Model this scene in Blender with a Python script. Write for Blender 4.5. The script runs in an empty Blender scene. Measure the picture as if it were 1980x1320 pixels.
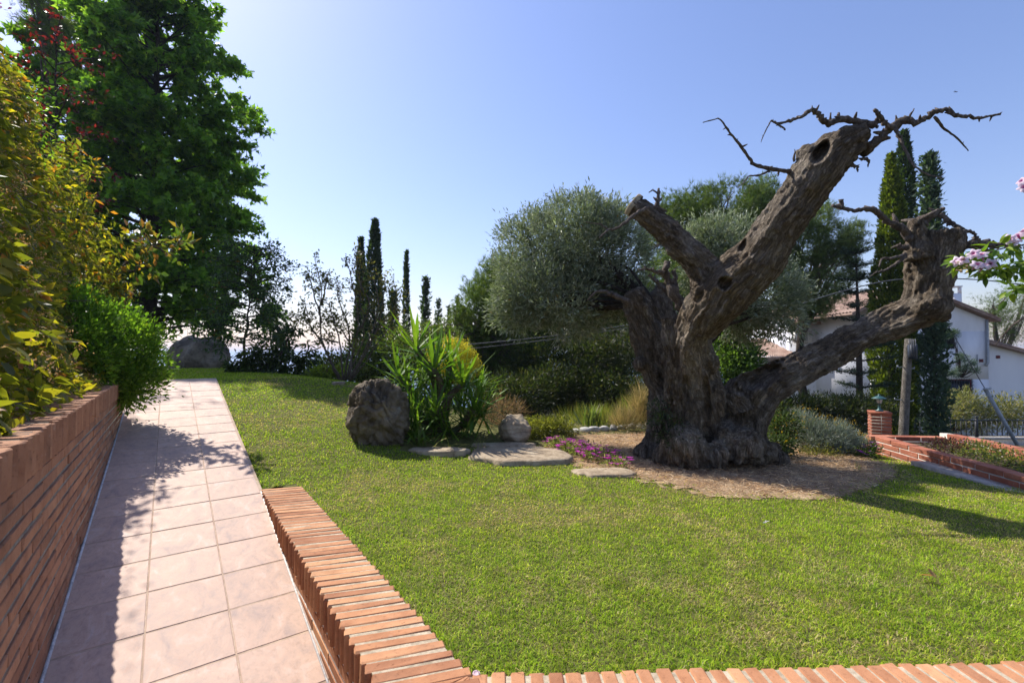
import bpy, math, random
import numpy as np
from mathutils import Vector, Matrix

# ------------------------------------------------------------------ camera, sky, sun, exposure
SC = bpy.context.scene
COL = SC.collection
FPX, CX, CY, HOR = 900.0, 990.0, 660.0, 683.0      # focal length and horizon, in pixels of the photograph
PITCH = math.atan((HOR - CY) / FPX)
CAMZ = 1.0                                          # eye above the lawn-side brick kerb (kerb top is z = 0)

cam = bpy.data.objects.new('camera', bpy.data.cameras.new('camera'))
COL.objects.link(cam)
cam.location = (0, 0, CAMZ)
cam.rotation_euler = (math.pi / 2 + PITCH, 0, 0)
cam.data.sensor_width = 36.0
cam.data.lens = 36.0 * FPX / 1980.0
cam.data.clip_start = 0.05
cam.data.clip_end = 60000.0
cam.data.dof.use_dof = True
cam.data.dof.focus_distance = 2.9
cam.data.dof.aperture_fstop = 3.2
SC.camera = cam

SUNV = Vector((-0.69, 0.575, 1.0)).normalized()      # towards the sun (high, left, a little ahead)
SUN_EL = math.asin(SUNV.z)
SUN_AZ = math.atan2(SUNV.x, SUNV.y)                 # clockwise from +Y

world = bpy.data.worlds.new('World')
SC.world = world
world.use_nodes = True
wn = world.node_tree.nodes
wn.clear()
wo = wn.new('ShaderNodeOutputWorld')
wb = wn.new('ShaderNodeBackground')
sk = wn.new('ShaderNodeTexSky')
sk.sky_type = 'NISHITA'
sk.sun_disc = False
sk.sun_elevation = SUN_EL
sk.sun_rotation = SUN_AZ
sk.altitude = 60
sk.air_density = 1.45
sk.dust_density = 0.8
sk.ozone_density = 5.0
wb.inputs['Strength'].default_value = 0.114
tn = wn.new('ShaderNodeMix')                          # camera white balance: the photograph renders the whole sky slightly lilac
tn.data_type = 'RGBA'
tn.blend_type = 'MULTIPLY'
tn.inputs[0].default_value = 1.0
tn.inputs[7].default_value = (1.04, 0.925, 1.07, 1)
world.node_tree.links.new(sk.outputs[0], tn.inputs[6])
world.node_tree.links.new(tn.outputs[2], wb.inputs[0])
world.node_tree.links.new(wb.outputs[0], wo.inputs[0])

sl = bpy.data.lights.new('sun', 'SUN')
sl.energy = 4.8
sl.angle = math.radians(0.53)
sl.color = (1.0, 0.95, 0.87)
sun = bpy.data.objects.new('sun', sl)
COL.objects.link(sun)
sun.rotation_euler = (-SUNV).to_track_quat('-Z', 'Y').to_euler()

SC.view_settings.view_transform = 'Standard'
SC.view_settings.look = 'None'
SC.view_settings.gamma = 1.0
SC.view_settings.exposure = 0.6
SC.view_settings.use_curve_mapping = False
SC.render.engine = 'CYCLES'
SC.cycles.max_bounces = 7
SC.cycles.diffuse_bounces = 3
SC.cycles.transmission_bounces = 4
SC.cycles.transparent_max_bounces = 6
SC.cycles.use_denoising = True

# ------------------------------------------------------------------ helpers
R = np.random.default_rng(11)
random.seed(11)
A = np.array


def nrm(v):
    v = np.asarray(v, float)
    return v / np.maximum(np.linalg.norm(v, axis=-1, keepdims=True), 1e-9)


def at(u, v, d):
    """world point seen at photo pixel (u, v), d metres ahead"""
    x, y = (u - CX) / FPX, (CY - v) / FPX
    c, s = math.cos(PITCH), math.sin(PITCH)
    k = d / (c - y * s)
    return A([x * k, d, CAMZ + (s + y * c) * k])


def px(n, d):
    return n * d / FPX


def offax(u, p=1.0):
    """round things away from the picture's middle look wider than they are"""
    return (1 + ((u - CX) / FPX) ** 2) ** (-.5 * p)


def smooth(x, a, b):
    t = np.clip((np.asarray(x, float) - a) / (b - a), 0, 1)
    return t * t * (3 - 2 * t)


def _hash(ix, iy, iz, seed):
    h = (ix.astype(np.int64) * 374761393 + iy.astype(np.int64) * 668265263 + iz.astype(np.int64) * 2147483647 + seed * 974634777) & 0xFFFFFFFF
    h = ((h ^ (h >> 13)) * 1274126177) & 0xFFFFFFFF
    h = ((h ^ (h >> 16)) * 2246822519) & 0xFFFFFFFF
    return ((h ^ (h >> 15)) & 0xFFFFFF) / float(0xFFFFFF)


_ROT = A(Matrix.Rotation(.83, 3, Vector((.4, .7, .6)).normalized()))


def noise(p, seed=0):
    p = np.asarray(p, float) @ _ROT
    i = np.floor(p)
    f = p - i
    f = f * f * f * (f * (f * 6 - 15) + 10)
    i = i.astype(np.int64)
    r = 0
    for dx in (0, 1):
        for dy in (0, 1):
            for dz in (0, 1):
                w = (f[:, 0] if dx else 1 - f[:, 0]) * (f[:, 1] if dy else 1 - f[:, 1]) * (f[:, 2] if dz else 1 - f[:, 2])
                r = r + w * _hash(i[:, 0] + dx, i[:, 1] + dy, i[:, 2] + dz, seed)
    return r


def fbm(p, octv=3, seed=0, gain=0.5):
    p = np.asarray(p, float)
    r, a, t = 0, 1.0, 0
    for o in range(octv):
        r = r + a * noise(p * 2 ** o + 17.3 * o, seed + o)
        t += a
        a *= gain
    return r / t


def mesh_np(name, V, F, mat=None, col=None, sm=False, vec=None):
    """numpy arrays -> mesh data; F is (M,k) or a list of such arrays"""
    Fs = F if isinstance(F, list) else [F]
    V = np.ascontiguousarray(V, np.float32)
    me = bpy.data.meshes.new(name)
    me.vertices.add(len(V))
    me.vertices.foreach_set('co', V.ravel())
    li = np.concatenate([np.asarray(f, np.int32).ravel() for f in Fs])
    tot = np.concatenate([np.full(len(f), np.asarray(f).shape[1], np.int32) for f in Fs])
    st = np.concatenate([[0], np.cumsum(tot)[:-1]]).astype(np.int32)
    me.loops.add(len(li))
    me.loops.foreach_set('vertex_index', li)
    me.polygons.add(len(tot))
    me.polygons.foreach_set('loop_start', st)
    me.polygons.foreach_set('loop_total', tot)
    if sm:
        me.polygons.foreach_set('use_smooth', np.ones(len(tot), bool))
    if col is not None:
        a = me.attributes.new('col', 'FLOAT_COLOR', 'POINT')
        c = np.ones((len(V), 4), np.float32)
        c[:, :3] = col
        a.data.foreach_set('color', c.ravel())
    if vec is not None:
        a = me.attributes.new('bark', 'FLOAT_VECTOR', 'POINT')
        a.data.foreach_set('vector', np.ascontiguousarray(vec, np.float32).ravel())
    me.update(calc_edges=True)
    me.validate()
    if mat:
        me.materials.append(mat)
    return me


def link(name, data, parent=None, loc=None):
    o = bpy.data.objects.new(name, data)
    COL.objects.link(o)
    if loc is not None:
        o.location = loc
    if parent is not None:
        o.parent = parent
    return o


def tag(o, label, cat, group=None, kind=None):
    if label:
        o['label'] = label
    if cat:
        o['category'] = cat
    if group:
        o['group'] = group
    if kind:
        o['kind'] = kind
    return o


def thing(name, label, cat, loc=(0, 0, 0), group=None):
    o = link(name, None, loc=loc)
    return tag(o, label, cat, group)


class MB:
    """collects shapes, then makes one mesh"""

    def __init__(s):
        s.V, s.F, s.n = [], {}, 0

    def add(s, V, F):
        V = np.asarray(V, float)
        F = np.asarray(F, int)
        s.V.append(V)
        s.F.setdefault(F.shape[1], []).append(F + s.n)
        s.n += len(V)

    def box(s, lo, hi, M=None):
        lo, hi = A(lo, float), A(hi, float)
        V = A([[(lo, hi)[i][0], (lo, hi)[j][1], (lo, hi)[k][2]] for i in (0, 1) for j in (0, 1) for k in (0, 1)])
        if M is not None:
            V = V @ A(M)[:3, :3].T + A(M)[:3, 3]
        s.add(V, [[0, 1, 3, 2], [4, 6, 7, 5], [0, 4, 5, 1], [2, 3, 7, 6], [0, 2, 6, 4], [1, 5, 7, 3]])

    def tube(s, P, r, k=8, cap=True):
        P = np.asarray(P, float)
        r = np.broadcast_to(np.asarray(r, float), (len(P),))
        T = nrm(np.gradient(P, axis=0))
        ref = A([0, 0, 1.0]) if abs(T[0][2]) < 0.9 else A([1.0, 0, 0])
        u = nrm(np.cross(T[0], ref))
        V = []
        th = np.arange(k) * 2 * math.pi / k
        for i in range(len(P)):
            u = nrm(u - T[i] * (u @ T[i]))
            w = np.cross(T[i], u)
            V.append(P[i] + r[i] * (np.cos(th)[:, None] * u + np.sin(th)[:, None] * w))
        V = np.concatenate(V)
        a = np.arange(k)
        b = (a + 1) % k
        F = np.concatenate([np.stack([i * k + a, i * k + b, (i + 1) * k + b, (i + 1) * k + a], 1) for i in range(len(P) - 1)])
        n0 = s.n
        s.add(V, F)
        if cap:
            m = len(P)
            s.add(np.stack([P[0], P[-1]]), np.zeros((0, 3), int))
            c0, c1 = n0 + m * k, n0 + m * k + 1
            s.F.setdefault(3, []).append(np.stack([a * 0 + c0, n0 + b, n0 + a], 1))
            s.F[3].append(np.stack([a * 0 + c1, n0 + (m - 1) * k + a, n0 + (m - 1) * k + b], 1))

    def data(s, name, mat, sm=False, col=None):
        return mesh_np(name, np.concatenate(s.V), [np.concatenate(f) for f in s.F.values() if sum(map(len, f))], mat, sm=sm, col=col)

    def build(s, name, mat, parent=None, sm=False):
        return link(name, s.data(name, mat, sm), parent)


def spline(P, n):
    """Catmull-Rom resample of control rows (any width)"""
    P = np.asarray(P, float)
    Q = np.vstack([2 * P[0] - P[1], P, 2 * P[-1] - P[-2]])
    t = np.linspace(0, len(P) - 1 - 1e-9, n)
    i = t.astype(int)
    f = (t - i)[:, None]
    a, b, c, d = Q[i], Q[i + 1], Q[i + 2], Q[i + 3]
    return 0.5 * (2 * b + (c - a) * f + (2 * a - 5 * b + 4 * c - d) * f ** 2 + (3 * b - a - 3 * c + d) * f ** 3)


def rand_dir(n):
    return nrm(R.normal(size=(n, 3)))


def leaves(C, D, S, tmpl, col, up=(0, 0, 1), upw=0.6, W=None):
    """place a leaf template at each C, pointing along D, size S. returns V, F, col"""
    tv, tf = tmpl
    n = len(C)
    X = nrm(D)
    Z = nrm(A(up) * upw + R.normal(size=(n, 3)) * (1 - upw) + 1e-6)
    Z = nrm(Z - X * np.sum(Z * X, 1, keepdims=True))
    Y = np.cross(Z, X)
    S = np.broadcast_to(np.asarray(S, float), (n,))
    W = S if W is None else W
    V = C[:, None] + (tv[None, :, 0:1] * X[:, None] + tv[None, :, 2:3] * Z[:, None]) * S[:, None, None] + tv[None, :, 1:2] * Y[:, None] * W[:, None, None]
    m = len(tv)
    F = tf[None] + (np.arange(n) * m)[:, None, None]
    return V.reshape(-1, 3), F.reshape(-1, tf.shape[1]), np.repeat(np.broadcast_to(col, (n, 3)), m, 0)


T_LANCE = (A([[0, 0, 0], [.45, .12, .04], [1, 0, -.04], [.45, -.12, .04]]), A([[0, 2, 1], [0, 3, 2]]))
T_OVAL = (A([[0, 0, 0], [.45, .24, .05], [1, 0, -.06], [.45, -.24, .05]]), A([[0, 2, 1], [0, 3, 2]]))
T_NEEDLE = (A([[0, .5, 0], [0, -.5, 0], [1, 0, 0]]), A([[0, 1, 2]]))
_a = np.radians([0, 62, 130, -130, -62])
_tip = np.stack([np.cos(_a) * A([1, .85, .55, .55, .85]) * .62 + .32, np.sin(_a) * A([1, .85, .55, .55, .85]) * .62, A([-.08, -.05, 0, 0, -.05])], 1)
_b = np.radians([31, 96, 180, -96, -31])
_not = np.stack([np.cos(_b) * .24 + .32, np.sin(_b) * .24, A([.02] * 5)], 1)
T_STAR = (np.vstack([[[.32, 0, .04]], _tip, _not]), A([[0, 10, 1, 6], [0, 6, 2, 7], [0, 7, 3, 8], [0, 8, 4, 9], [0, 9, 5, 10]]))
T_MAPLE = (A([[0, 0, 0], [.22, .5, -.06], [.45, .2, .03], [1, 0, -.1], [.45, -.2, .03], [.22, -.5, -.06]]), A([[0, 5, 4, 3, 2, 1]]))
T_HEART = (A([[0, 0, 0], [.35, 0, -.03], [.7, 0, -.03], [1.08, 0, -.14],
              [-.06, .2, .05], [.18, .38, .06], [.5, .36, .04], [.8, .17, -.02],
              [-.06, -.2, .05], [.18, -.38, .06], [.5, -.36, .04], [.8, -.17, -.02]]),
           A([[0, 1, 4], [1, 5, 4], [1, 6, 5], [1, 2, 6], [2, 7, 6], [2, 3, 7],
              [0, 8, 1], [1, 8, 9], [1, 9, 10], [1, 10, 2], [2, 10, 11], [2, 11, 3]]))


def mixcol(n, cols, w=None, var=0.18):
    cols = A(cols, float)
    k = R.choice(len(cols), n, p=None if w is None else A(w) / sum(w))
    return np.clip(cols[k] * (1 + R.normal(size=(n, 1)) * var), 0.004, 0.9)


def leaf_mesh(name, parts, mat):
    V, F, C, n = [], {}, [], 0
    for v, f, c in parts:
        V.append(v)
        F.setdefault(f.shape[1], []).append(f + n)
        C.append(c)
        n += len(v)
    return mesh_np(name, np.concatenate(V), [np.concatenate(x) for x in F.values()], mat, col=np.concatenate(C))


# ------------------------------------------------------------------ materials
def newmat(name):
    m = bpy.data.materials.new(name)
    m.use_nodes = True
    nt = m.node_tree
    nt.nodes.clear()
    out = nt.nodes.new('ShaderNodeOutputMaterial')
    return m, nt, out


class NT:
    """small node builder"""

    def __init__(s, name):
        s.m, s.t, s.out = newmat(name)

    def n(s, typ, props=None, **inp):
        nd = s.t.nodes.new('ShaderNode' + typ)
        for k, v in (props or {}).items():
            setattr(nd, k, v)
        for k, v in inp.items():
            key = k.replace('_', ' ')
            sock = nd.inputs[int(k[1:])] if k[0] == 'i' and k[1:].isdigit() else nd.inputs[key]
            if hasattr(v, 'is_output') or isinstance(v, bpy.types.NodeSocket):
                s.t.links.new(v, sock)
            else:
                sock.default_value = v
        return nd

    def ramp(s, fac, stops):
        nd = s.n('ValToRGB', i0=fac)
        e = nd.color_ramp.elements
        while len(e) < len(stops):
            e.new(0.5)
        for el, (p, c) in zip(e, stops):
            el.position = p
            el.color = (*c, 1) if len(c) == 3 else c
        return nd.outputs[0]

    def mix(s, fac, a, b, mode='MIX'):
        nd = s.t.nodes.new('ShaderNodeMix')
        nd.data_type = 'RGBA'
        nd.blend_type = mode
        for i, v in ((0, fac), (6, a), (7, b)):
            if isinstance(v, bpy.types.NodeSocket):
                s.t.links.new(v, nd.inputs[i])
            else:
                nd.inputs[i].default_value = v if not isinstance(v, tuple) or len(v) == 4 else (*v, 1)
        return nd.outputs[2]

    def noise(s, vec, scale, detail=4.0, rough=0.55, dist=0.0):
        return s.n('TexNoise', Vector=vec, Scale=scale, Detail=detail, Roughness=rough, Distortion=dist).outputs[0]

    def bump(s, h, strength=0.4, dist=0.01, normal=None):
        b = s.n('Bump', Height=h, Strength=strength, Distance=dist)
        if normal is not None:
            s.t.links.new(normal, b.inputs['Normal'])
        return b.outputs[0]

    def surf(s, col, rough=0.8, normal=None, spec=0.3, metal=0.0):
        p = s.n('BsdfPrincipled')
        for k, v in (('Base Color', col), ('Roughness', rough), ('Specular IOR Level', spec), ('Metallic', metal)):
            if isinstance(v, bpy.types.NodeSocket):
                s.t.links.new(v, p.inputs[k])
            else:
                p.inputs[k].default_value = (*v, 1) if isinstance(v, tuple) and len(v) == 3 else v
        if normal is not None:
            s.t.links.new(normal, p.inputs['Normal'])
        s.t.links.new(p.outputs[0], s.out.inputs[0])
        return p

    def pos(s):
        return s.n('NewGeometry').outputs['Position']

    def obj(s):
        return s.n('TexCoord').outputs['Object']

    def rnd(s):
        return s.n('ObjectInfo').outputs['Random']


def mat_leaf(name, trans=0.42, rough=0.45, spec=0.35, tint=(1.25, 1.35, 0.55), gain=1.35):
    b = NT(name)
    c = b.n('Attribute', {'attribute_name': 'col'}).outputs['Color']
    nz = b.noise(b.pos(), 9.0, 2.0)
    c2 = b.mix(1.0, c, b.ramp(nz, [(.3, (.75, .75, .75)), (.7, (1.2, 1.2, 1.2))]), 'MULTIPLY')
    p = b.surf(c2, rough, spec=spec)
    tc = b.mix(1.0, c2, (tint[0] * gain, tint[1] * gain, tint[2] * gain), 'MULTIPLY')
    tr = b.n('BsdfTranslucent', Color=tc)
    mx = b.n('MixShader', i0=trans, i1=p.outputs[0], i2=tr.outputs[0])
    b.t.links.new(mx.outputs[0], b.out.inputs[0])
    return b.m


def mat_brick(name, cols, scale=1.0, grime=0.5):
    b = NT(name)
    o = b.obj()
    rnd = b.rnd()
    base = b.ramp(rnd, [(0, cols[0]), (.4, cols[1]), (.75, cols[2]), (1, cols[3])])
    off = b.n('VectorMath', {'operation': 'ADD'}, i0=o, i1=b.n('CombineXYZ', X=b.n('Math', {'operation': 'MULTIPLY'}, i0=rnd, i1=37.0).outputs[0]).outputs[0]).outputs[0]
    n1 = b.noise(off, 9 * scale, 5)
    c = b.mix(1.0, base, b.ramp(n1, [(.3, (.78, .72, .7)), (.55, (1, 1, 1)), (.75, (1.15, 1.13, 1.08))]), 'MULTIPLY')
    n2 = b.noise(off, 60 * scale, 4, .7)
    c = b.mix(1.0, c, b.ramp(n2, [(.3, (.62, .58, .56)), (.42, (1, 1, 1)), (1, (1.06, 1.06, 1.06))]), 'MULTIPLY')
    n3 = b.noise(b.pos(), 6.0, 6, .65)
    g = b.ramp(n3, [(.56, (0, 0, 0)), (.72, (grime, grime, grime))])
    c = b.mix(g, c, (.10, .075, .06))
    n4 = b.noise(off, 22 * scale, 5, .6)
    g2 = b.ramp(n4, [(.62, (0, 0, 0)), (.78, (.45, .45, .45))])
    c = b.mix(g2, c, (.47, .39, .31))
    h = b.noise(off, 45 * scale, 6, .7)
    b.surf(c, .88, b.bump(h, .55, .004), spec=.2)
    return b.m


def mat_simple(name, c1, c2, scale=8.0, rough=.85, bump=.3, bdist=.01, spec=.25, stops=(.35, .65), detail=5, fine=None):
    b = NT(name)
    p = b.pos()
    n1 = b.noise(p, scale, detail, .6)
    c = b.ramp(n1, [(stops[0], c1), (stops[1], c2)])
    h = b.noise(p, (fine or scale * 5), 6, .65)
    c = b.mix(1.0, c, b.ramp(h, [(.3, (.72, .72, .72)), (.6, (1.05, 1.05, 1.05)), (.8, (1.2, 1.2, 1.2))]), 'MULTIPLY')
    b.surf(c, rough, b.bump(h, bump, bdist), spec=spec)
    return b.m


def mat_bark(name, c_dark, c_mid, c_light, use_attr=False, scale=1.0):
    b = NT(name)
    if use_attr:
        v = b.n('Attribute', {'attribute_name': 'bark'}).outputs['Vector']
    else:
        v = b.n('Mapping', Vector=b.pos(), Scale=(1.0, 1.0, .3)).outputs[0]
    n1 = b.noise(v, 20 * scale, 7, .7, .35)
    n2 = b.noise(b.pos(), 3.2 * scale, 5, .6)
    n3 = b.noise(v, 75 * scale, 6, .75, .2)
    n5 = b.noise(b.pos(), 55 * scale, 6, .75)
    n4 = b.noise(v, 36 * scale, 5, .65, .5)
    rid = b.n('Math', {'operation': 'ABSOLUTE'}, i0=b.n('Math', {'operation': 'SUBTRACT'}, i0=n4, i1=.5).outputs[0]).outputs[0]
    crack = b.ramp(rid, [(0, (0, 0, 0)), (.07, (1, 1, 1))])
    wob = b.n('VectorMath', {'operation': 'ADD'}, i0=v, i1=b.n('VectorMath', {'operation': 'SCALE'}, i0=b.n('TexNoise', Vector=v, Scale=30.0 * scale, Detail=4.0).outputs[1], Scale=.035 / scale).outputs[0]).outputs[0]
    v1 = b.n('TexVoronoi', {'feature': 'DISTANCE_TO_EDGE'}, Vector=wob, Scale=38.0 * scale).outputs[0]
    v2 = b.n('TexVoronoi', {'feature': 'F1'}, Vector=wob, Scale=38.0 * scale).outputs['Color']
    plate = b.ramp(v1, [(0, (0, 0, 0)), (.22, (1, 1, 1))])
    crack = b.mix(.5, crack, plate, 'MULTIPLY')
    c = b.ramp(n1, [(.25, c_dark), (.5, c_mid), (.8, c_light)])
    c = b.mix(1.0, c, b.ramp(b.n('SeparateColor', i0=v2).outputs[0], [(0, (.72, .72, .72)), (1, (1.25, 1.24, 1.22))]), 'MULTIPLY')
    c = b.mix(b.ramp(n2, [(.48, (0, 0, 0)), (.66, (.6, .6, .6))]), c, c_light)
    c = b.mix(1.0, c, b.ramp(n3, [(.3, (.68, .66, .64)), (.5, (1, 1, 1)), (.75, (1.2, 1.19, 1.17))]), 'MULTIPLY')
    c = b.mix(1.0, c, b.ramp(n5, [(.3, (.6, .58, .56)), (.5, (1, 1, 1)), (.72, (1.3, 1.28, 1.25))]), 'MULTIPLY')
    c = b.mix(b.mix(.5, (1, 1, 1, 1), crack), tuple(x * .4 for x in c_dark), c)
    nm = b.bump(b.mix(.5, n1, n5), 1.0, .035 / scale)
    nm = b.bump(crack, .9, .012 / scale, nm)
    b.surf(c, .92, nm, spec=.15)
    return b.m


M = {}
M['brick'] = mat_brick('terracotta_brick', [(.36, .165, .088), (.45, .215, .11), (.52, .26, .135), (.58, .315, .165)], grime=.35)
M['brick_wall'] = mat_brick('wall_brick', [(.29, .15, .09), (.36, .185, .11), (.41, .215, .125), (.46, .25, .145)], grime=.5)
M['brick_red'] = mat_brick('red_planter_brick', [(.29, .10, .06), (.35, .125, .075), (.40, .15, .09), (.44, .18, .11)], grime=.35)
M['mortar'] = mat_simple('tan_mortar', (.34, .275, .19), (.56, .47, .34), 14, .95, .5, .006)
M['mortar_grey'] = mat_simple('grey_mortar', (.20, .19, .165), (.33, .31, .27), 12, .95, .6, .008)
M['white_grout'] = mat_simple('white_grout', (.5, .49, .47), (.75, .74, .72), 20, .9, .3)
M['concrete'] = mat_simple('concrete', (.36, .32, .28), (.52, .48, .42), 7, .9, .4, .006)
M['soil'] = mat_simple('soil', (.06, .045, .03), (.14, .10, .065), 9, .97, .8, .03)
M['lawn'] = mat_simple('lawn_soil', (.08, .09, .02), (.16, .145, .045), 7, .97, .8, .02, fine=55)
M['scrub'] = mat_simple('scrub_ground', (.035, .04, .016), (.11, .095, .05), 1.3, .97, .9, .08, fine=14)
M['mulch'] = mat_simple('dry_straw_mulch', (.28, .175, .10), (.52, .38, .235), 5, .95, .9, .02, fine=70)
M['rock'] = None
M['bark_olive'] = mat_bark('olive_bark', (.066, .048, .033), (.195, .150, .104), (.46, .40, .32), True, 1.0)
M['bark_dead'] = mat_bark('dead_wood', (.10, .075, .06), (.20, .16, .13), (.36, .32, .28), False, 2.5)
M['bark_dark'] = mat_bark('dark_bark', (.03, .024, .018), (.075, .058, .045), (.14, .115, .09), False, 1.0)
M['bark_twig'] = mat_bark('twig_bark', (.09, .07, .05), (.18, .14, .105), (.30, .26, .21), False, 3.0)
M['leaf'] = mat_leaf('leaf', .48, .42, .35, gain=1.5)
M['leaf_tree'] = mat_leaf('tree_leaf', .55, .45, .3, gain=1.9)
M['leaf_hedge'] = mat_leaf('hedge_leaf', .55, .5, .25, (1.3, 1.28, .42), 1.6)
M['leaf_dry'] = mat_leaf('dry_leaf', .35, .7, .15, (1.3, 1.1, .7), 1.2)
M['leaf_silver'] = mat_leaf('silver_leaf', .22, .55, .4, (1.1, 1.25, .6), 1.1)
M['needle'] = mat_leaf('needle', .32, .55, .2, (1.2, 1.3, .5), 1.35)
M['grassblade'] = mat_leaf('grass_blade', .45, .65, .08, (1.15, 1.2, .45), 1.25)
M['petal'] = mat_leaf('petal', .4, .6, .2, (1.1, 1.0, 1.1), 1.1)
M['yucca'] = mat_leaf('yucca_leaf', .36, .5, .25, (1.25, 1.35, .4), 1.35)


def _rock():
    b = NT('weathered_rock')
    p = b.obj()
    n1 = b.noise(p, 2.6, 6, .62, .4)
    n2 = b.noise(p, 9, 7, .7)
    n3 = b.noise(p, 38, 6, .7)
    c = b.ramp(n1, [(.3, (.06, .05, .038)), (.46, (.15, .123, .088)), (.6, (.24, .20, .145)), (.75, (.33, .295, .23))])
    c = b.mix(1.0, c, b.ramp(n2, [(.32, (.5, .48, .45)), (.5, (1, 1, 1)), (.7, (1.25, 1.22, 1.15))]), 'MULTIPLY')
    lich = b.ramp(b.noise(p, 6.5, 5, .6), [(.6, (0, 0, 0)), (.7, (.6, .6, .6))])
    c = b.mix(lich, c, (.30, .295, .255))
    h = b.mix(.5, n2, n3)
    b.surf(c, .93, b.bump(h, 1.0, .05), spec=.15)
    return b.m


M['rock'] = _rock()


def _flat():
    b = NT('pale_flat_stone')
    p = b.pos()
    n1 = b.noise(b.n('Mapping', Vector=p, Scale=(1, 1, 5)).outputs[0], 5, 6, .65, .5)
    c = b.ramp(n1, [(.3, (.20, .15, .10)), (.5, (.36, .28, .19)), (.7, (.46, .39, .28))])
    h = b.noise(p, 26, 6, .7)
    c = b.mix(1.0, c, b.ramp(h, [(.32, (.6, .57, .52)), (.5, (1, 1, 1)), (.75, (1.12, 1.12, 1.12))]), 'MULTIPLY')
    b.surf(c, .9, b.bump(h, .7, .01), spec=.2)
    return b.m


M['flatstone'] = _flat()


def _tile():
    b = NT('pink_stone_tile')
    o = b.obj()
    rnd = b.rnd()
    off = b.n('VectorMath', {'operation': 'ADD'}, i0=o, i1=b.n('CombineXYZ', X=b.n('Math', {'operation': 'MULTIPLY'}, i0=rnd, i1=53.0).outputs[0], Y=b.n('Math', {'operation': 'MULTIPLY'}, i0=rnd, i1=91.0).outputs[0]).outputs[0]).outputs[0]
    st = b.n('Mapping', Vector=off, Scale=(1.0, 1.7, 1.0), Rotation=(0, 0, .5)).outputs[0]
    n1 = b.noise(st, 5.5, 7, .66, .8)
    c = b.ramp(n1, [(.28, (.37, .28, .25)), (.42, (.49, .355, .285)), (.54, (.555, .39, .30)), (.66, (.59, .455, .38)), (.8, (.47, .395, .365))])
    n2 = b.noise(st, 24, 6, .7, .6)
    c = b.mix(1.0, c, b.ramp(n2, [(.3, (.80, .76, .74)), (.5, (1, 1, 1)), (.72, (1.09, 1.07, 1.06))]), 'MULTIPLY')
    c = b.mix(1.0, c, b.ramp(rnd, [(0, (.93, .92, .92)), (1, (1.05, 1.04, 1.03))]), 'MULTIPLY')
    dirt = b.ramp(b.noise(b.pos(), 3.1, 7, .7), [(.58, (0, 0, 0)), (.74, (.25, .25, .25))])
    c = b.mix(dirt, c, (.25, .19, .15))
    b.surf(c, b.ramp(n2, [(.3, (.55, .55, .55)), (.7, (.75, .75, .75))]), b.bump(b.mix(.5, n1, n2), .35, .004), spec=.3)
    return b.m


M['tile'] = _tile()


def _plaster():
    b = NT('white_plaster')
    p = b.pos()
    n1 = b.noise(b.n('Mapping', Vector=p, Scale=(1, 1, .35)).outputs[0], .9, 6, .62)
    c = b.ramp(n1, [(.3, (.66, .65, .66)), (.5, (.79, .78, .79)), (.7, (.84, .83, .83))])
    b.surf(c, .92, b.bump(b.noise(p, 18, 4), .2, .01), spec=.2)
    return b.m


M['plaster'] = _plaster()
M['rooftile'] = mat_simple('roof_tile', (.25, .155, .115), (.40, .285, .22), 2.2, .9, .5, .02, fine=9)
M['iron'] = mat_simple('black_iron', (.018, .02, .022), (.035, .036, .038), 10, .5, .2, .003, .4)
M['lamp_green'] = mat_simple('green_lamp_metal', (.02, .075, .075), (.04, .12, .115), 14, .45, .2, .003, .5)
M['polewood'] = mat_bark('weathered_pole_wood', (.13, .115, .095), (.23, .205, .17), (.33, .30, .26), False, 1.6)
M['steel'] = mat_simple('galvanised_steel', (.30, .31, .31), (.42, .43, .43), 9, .5, .15, .003, .5)
M['cable'] = mat_simple('grey_cable', (.10, .10, .105), (.16, .16, .165), 9, .6, .1, .002)
M['darkbox'] = mat_simple('dark_plastic_box', (.03, .04, .06), (.06, .07, .10), 9, .5, .1, .002)
M['aircon'] = mat_simple('cream_enamel', (.58, .56, .5), (.68, .66, .6), 3, .5, .05, .002)
M['redframe'] = mat_simple('dark_red_paint', (.12, .02, .025), (.17, .035, .035), 9, .5, .1, .002)
M['cutwood'] = None
_g = NT('lamp_glass')
_gp = _g.surf((.55, .56, .52), .25, spec=.5)
M['lampglass'] = _g.m
_g = NT('window_glass')
_g.surf((.02, .025, .03), .06, spec=.6)
M['glass'] = _g.m


def _cut():
    b = NT('sawn_olive_wood')
    p = b.obj()
    rings = b.n('TexWave', {'wave_type': 'RINGS', 'rings_direction': 'SPHERICAL'}, Vector=p, Scale=14.0, Distortion=3.5, Detail=3.0).outputs[1]
    n = b.noise(p, 30, 5, .7)
    c = b.ramp(rings, [(0, (.28, .22, .14)), (1, (.36, .30, .20))])
    c = b.mix(1.0, c, b.ramp(n, [(.3, (.6, .58, .55)), (.6, (1.1, 1.1, 1.1))]), 'MULTIPLY')
    b.surf(c, .9, b.bump(n, .4, .006), spec=.15)
    return b.m


M['cutwood'] = _cut()

# ------------------------------------------------------------------ terrain
P0 = A([-1.857, 3.46])                       # where the kerb meets the ramp
E = A([-0.5948, 0.8039])                     # along the path, uphill
N_ = A([0.8039, 0.5948])                     # to the right of the path
SLOPE = 0.1546
PATHW = 0.93
S_END = 4.15
FK0, FKD = A([-0.124, 1.483]), nrm(A([1.824, 0.063]))     # front kerb: lawn-side edge
FKN = A([FKD[1], -FKD[0]])                                # towards the camera


def st(x, y):
    dx, dy = np.asarray(x) - P0[0], np.asarray(y) - P0[1]
    return dx * E[0] + dy * E[1], dx * N_[0] + dy * N_[1]


def xy(s, t):
    return P0[0] + s * E[0] + t * N_[0], P0[1] + s * E[1] + t * N_[1]


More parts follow.
